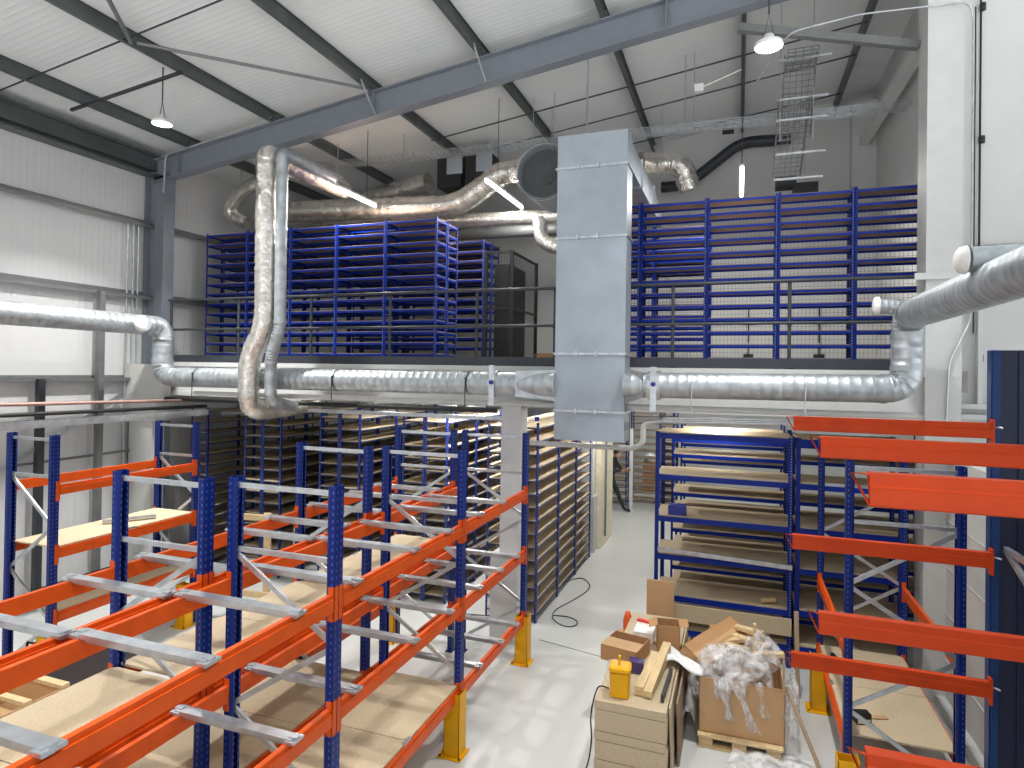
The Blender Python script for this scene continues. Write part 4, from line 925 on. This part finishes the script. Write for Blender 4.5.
MB().lathe([(.0, -.02), (.17, -.02), (.17, .02), (0, .02)], 24, (0, .1, .42), ax='y').build('flange', YELLOW, r_)
MB().lathe([(.12, -.1), (.13, 0), (.12, .1)], 20, (0, 0, .42), ax='y').build('cable_coil', CABLE, r_)
MB().tube([(-.15, -.12, .0), (-.16, -.12, .5), (0, -.12, .68), (.16, -.12, .5), (.15, -.12, 0)], .012, 8).build('stand', BLACK, r_)
r_ = lp('yellow_toolbox', (-7.85, 5.2, 0), .1); tag(r_, 'yellow and black toolbox standing left of the reel', 'toolbox')
MB().box(-.28, .28, -.12, .12, .0, .4).build('body', YELLOW, r_); MB().box(-.22, .22, -.125, .125, .4, .47).build('lid', BLACK, r_)
MB().tube([(-.14, 0, .47), (-.14, 0, .56), (.14, 0, .56), (.14, 0, .47)], .014, 8).build('handle', BLACK, r_)
# pallets leaning behind rack B
r_ = lp('wooden_pallet', (-6.5, 7.55, .0), .1); tag(r_, 'wooden pallet standing on edge behind the racks', 'pallet')
for x in (-.5, 0, .5): MB().box(x-.05, x+.05, -.02, .02, 0, 1.75).build('bearer', TIMBER, r_)
for z0 in (.1, .55, 1.0, 1.68): MB().box(-.55, .55, -.05, -.02, z0-.04, z0+.05).build('slat', TIMBER, r_)

# ------------------------------------------------------------------ right rack bits
r_ = lp('small_black_device', (1.17, 7.0, .524), .3); tag(r_, 'small black device on the board of the right rack', 'device')
MB().box(-.07, .07, -.05, .05, 0, .1).build('body', BLACK, r_); MB().box(-.06, .06, -.052, -.05, .01, .05).build('panel', WHITEP, r_)
tag(MB().bar((1.27, 7.12, .53), (1.42, 7.17, .53), .06, .01).build('paper_slip', CARDL), 'slip of card beside the black device', 'card')
tag(MB().bar((1.1, 8.5, .55), (1.22, 8.0, .54), .04, .03).build('dark_clip', BLACK), 'dark metal piece lying at the far end of the right rack board', 'metal piece')

# ------------------------------------------------------------------ the person
def person():
    root = empty('person', (-3.4, 17.8, 0), 'person in dark work clothes leaning forward past the cream wall', 'person')
    me = bpy.data.meshes.new('person_body')
    P = {'pelvis': (0, 0, .95), 'spine': (.06, -.02, 1.15), 'chest': (.12, -.03, 1.33), 'neck': (.18, -.04, 1.47), 'headb': (.22, -.05, 1.54),
         'shl': (.12, -.2, 1.38), 'ell': (.24, -.24, 1.16), 'wrl': (.46, -.18, 1.2), 'shr': (.12, .15, 1.38), 'elr': (.26, .2, 1.16), 'wrr': (.46, .1, 1.2),
         'hipl': (0, -.1, .9), 'knl': (.06, -.12, .5), 'anl': (-.06, -.12, .09), 'tol': (.12, -.13, .04),
         'hipr': (0, .1, .9), 'knr': (.2, .12, .5), 'anr': (.4, .1, .09), 'tor': (.6, .1, .04)}
    R_ = {'pelvis': .15, 'spine': .13, 'chest': .15, 'neck': .055, 'headb': .06, 'shl': .07, 'ell': .05, 'wrl': .035, 'shr': .07, 'elr': .05, 'wrr': .035,
          'hipl': .1, 'knl': .07, 'anl': .05, 'tol': .045, 'hipr': .1, 'knr': .07, 'anr': .05, 'tor': .045}
    ks = list(P); E_ = [('pelvis', 'spine'), ('spine', 'chest'), ('chest', 'neck'), ('neck', 'headb'), ('chest', 'shl'), ('shl', 'ell'), ('ell', 'wrl'), ('chest', 'shr'), ('shr', 'elr'), ('elr', 'wrr'),
        ('pelvis', 'hipl'), ('hipl', 'knl'), ('knl', 'anl'), ('anl', 'tol'), ('pelvis', 'hipr'), ('hipr', 'knr'), ('knr', 'anr'), ('anr', 'tor')]
    me.from_pydata([P[k] for k in ks], [(ks.index(a), ks.index(b)) for a, b in E_], [])
    o = bpy.data.objects.new('body', me); C.objects.link(o); o.parent = root; me.materials.append(CLOTH)
    sk = o.modifiers.new('skin', 'SKIN'); ss = o.modifiers.new('sub', 'SUBSURF'); ss.levels = 2; ss.render_levels = 2
    for i, k in enumerate(ks):
        d = me.skin_vertices[0].data[i]; d.radius = (R_[k], R_[k]*.9); d.use_root = (k == 'pelvis')
    sk.use_smooth_shade = True
    root['_o'] = (0, 0, 0)
    MB().lathe([(0, -.13), (.05, -.12), (.075, -.06), (.085, .02), (.08, .08), (.05, .12), (0, .135)], 16, (.26, -.05, 1.63)).build('head', SKIN, root)
    MB().lathe([(.088, .0), (.094, .05), (.085, .1), (.05, .14), (0, .15)], 16, (.25, -.05, 1.63)).build('hair', HAIR, root)
    MB().add([(.335, -.07, 1.62), (.335, -.03, 1.62), (.37, -.05, 1.615), (.335, -.05, 1.66)], [(0, 2, 3), (1, 3, 2), (0, 1, 2)]).build('nose', SKIN, root)
    for s_ in (-1, 1): MB().lathe([(0, -.012), (.012, 0), (0, .012)], 8, (.33, -.05+s_*.03, 1.655)).build('eye', BLACK, root)
    for y_ in (-.18, .1):
        MB().box(.46, .54, y_-.02, y_+.02, 1.17, 1.23).build('palm', SKIN, root)
        for f_ in range(4): MB().tube([(.535, y_-.015+f_*.01, 1.22-f_*.015), (.575, y_-.01+f_*.006, 1.215-f_*.015), (.59, y_, 1.195-f_*.015)], .008, 6).build('finger', SKIN, root)
        MB().tube([(.48, y_+.02, 1.22), (.53, y_+.045, 1.23)], .009, 6).build('thumb', SKIN, root)
    tag(MB().box(-2.52, -2.3, 17.6, 17.98, 1.16, 1.3).build('dark_bag', BLACK), 'dark bundle held out by the person', 'bag') if False else None
    root.rotation_euler = (0, 0, -.25)
person()
carton('carton', -2.72, 21.3, .0, .45, .4, .95, .1, 'tall cardboard box at the far end of the aisle with a white bag on top', CARD, open_=False)
tag(MB().lathe([(0, 0), (.16, .02), (.2, .12), (.15, .24), (.05, .3), (0, .3)], 12, (-2.72, 21.3, .95)).build('white_bag', BAG), 'white bag on top of the far cardboard box', 'bag')

for o in bpy.data.objects:
    if '_o' in o: del o['_o']
    if '_used' in o: del o['_used']
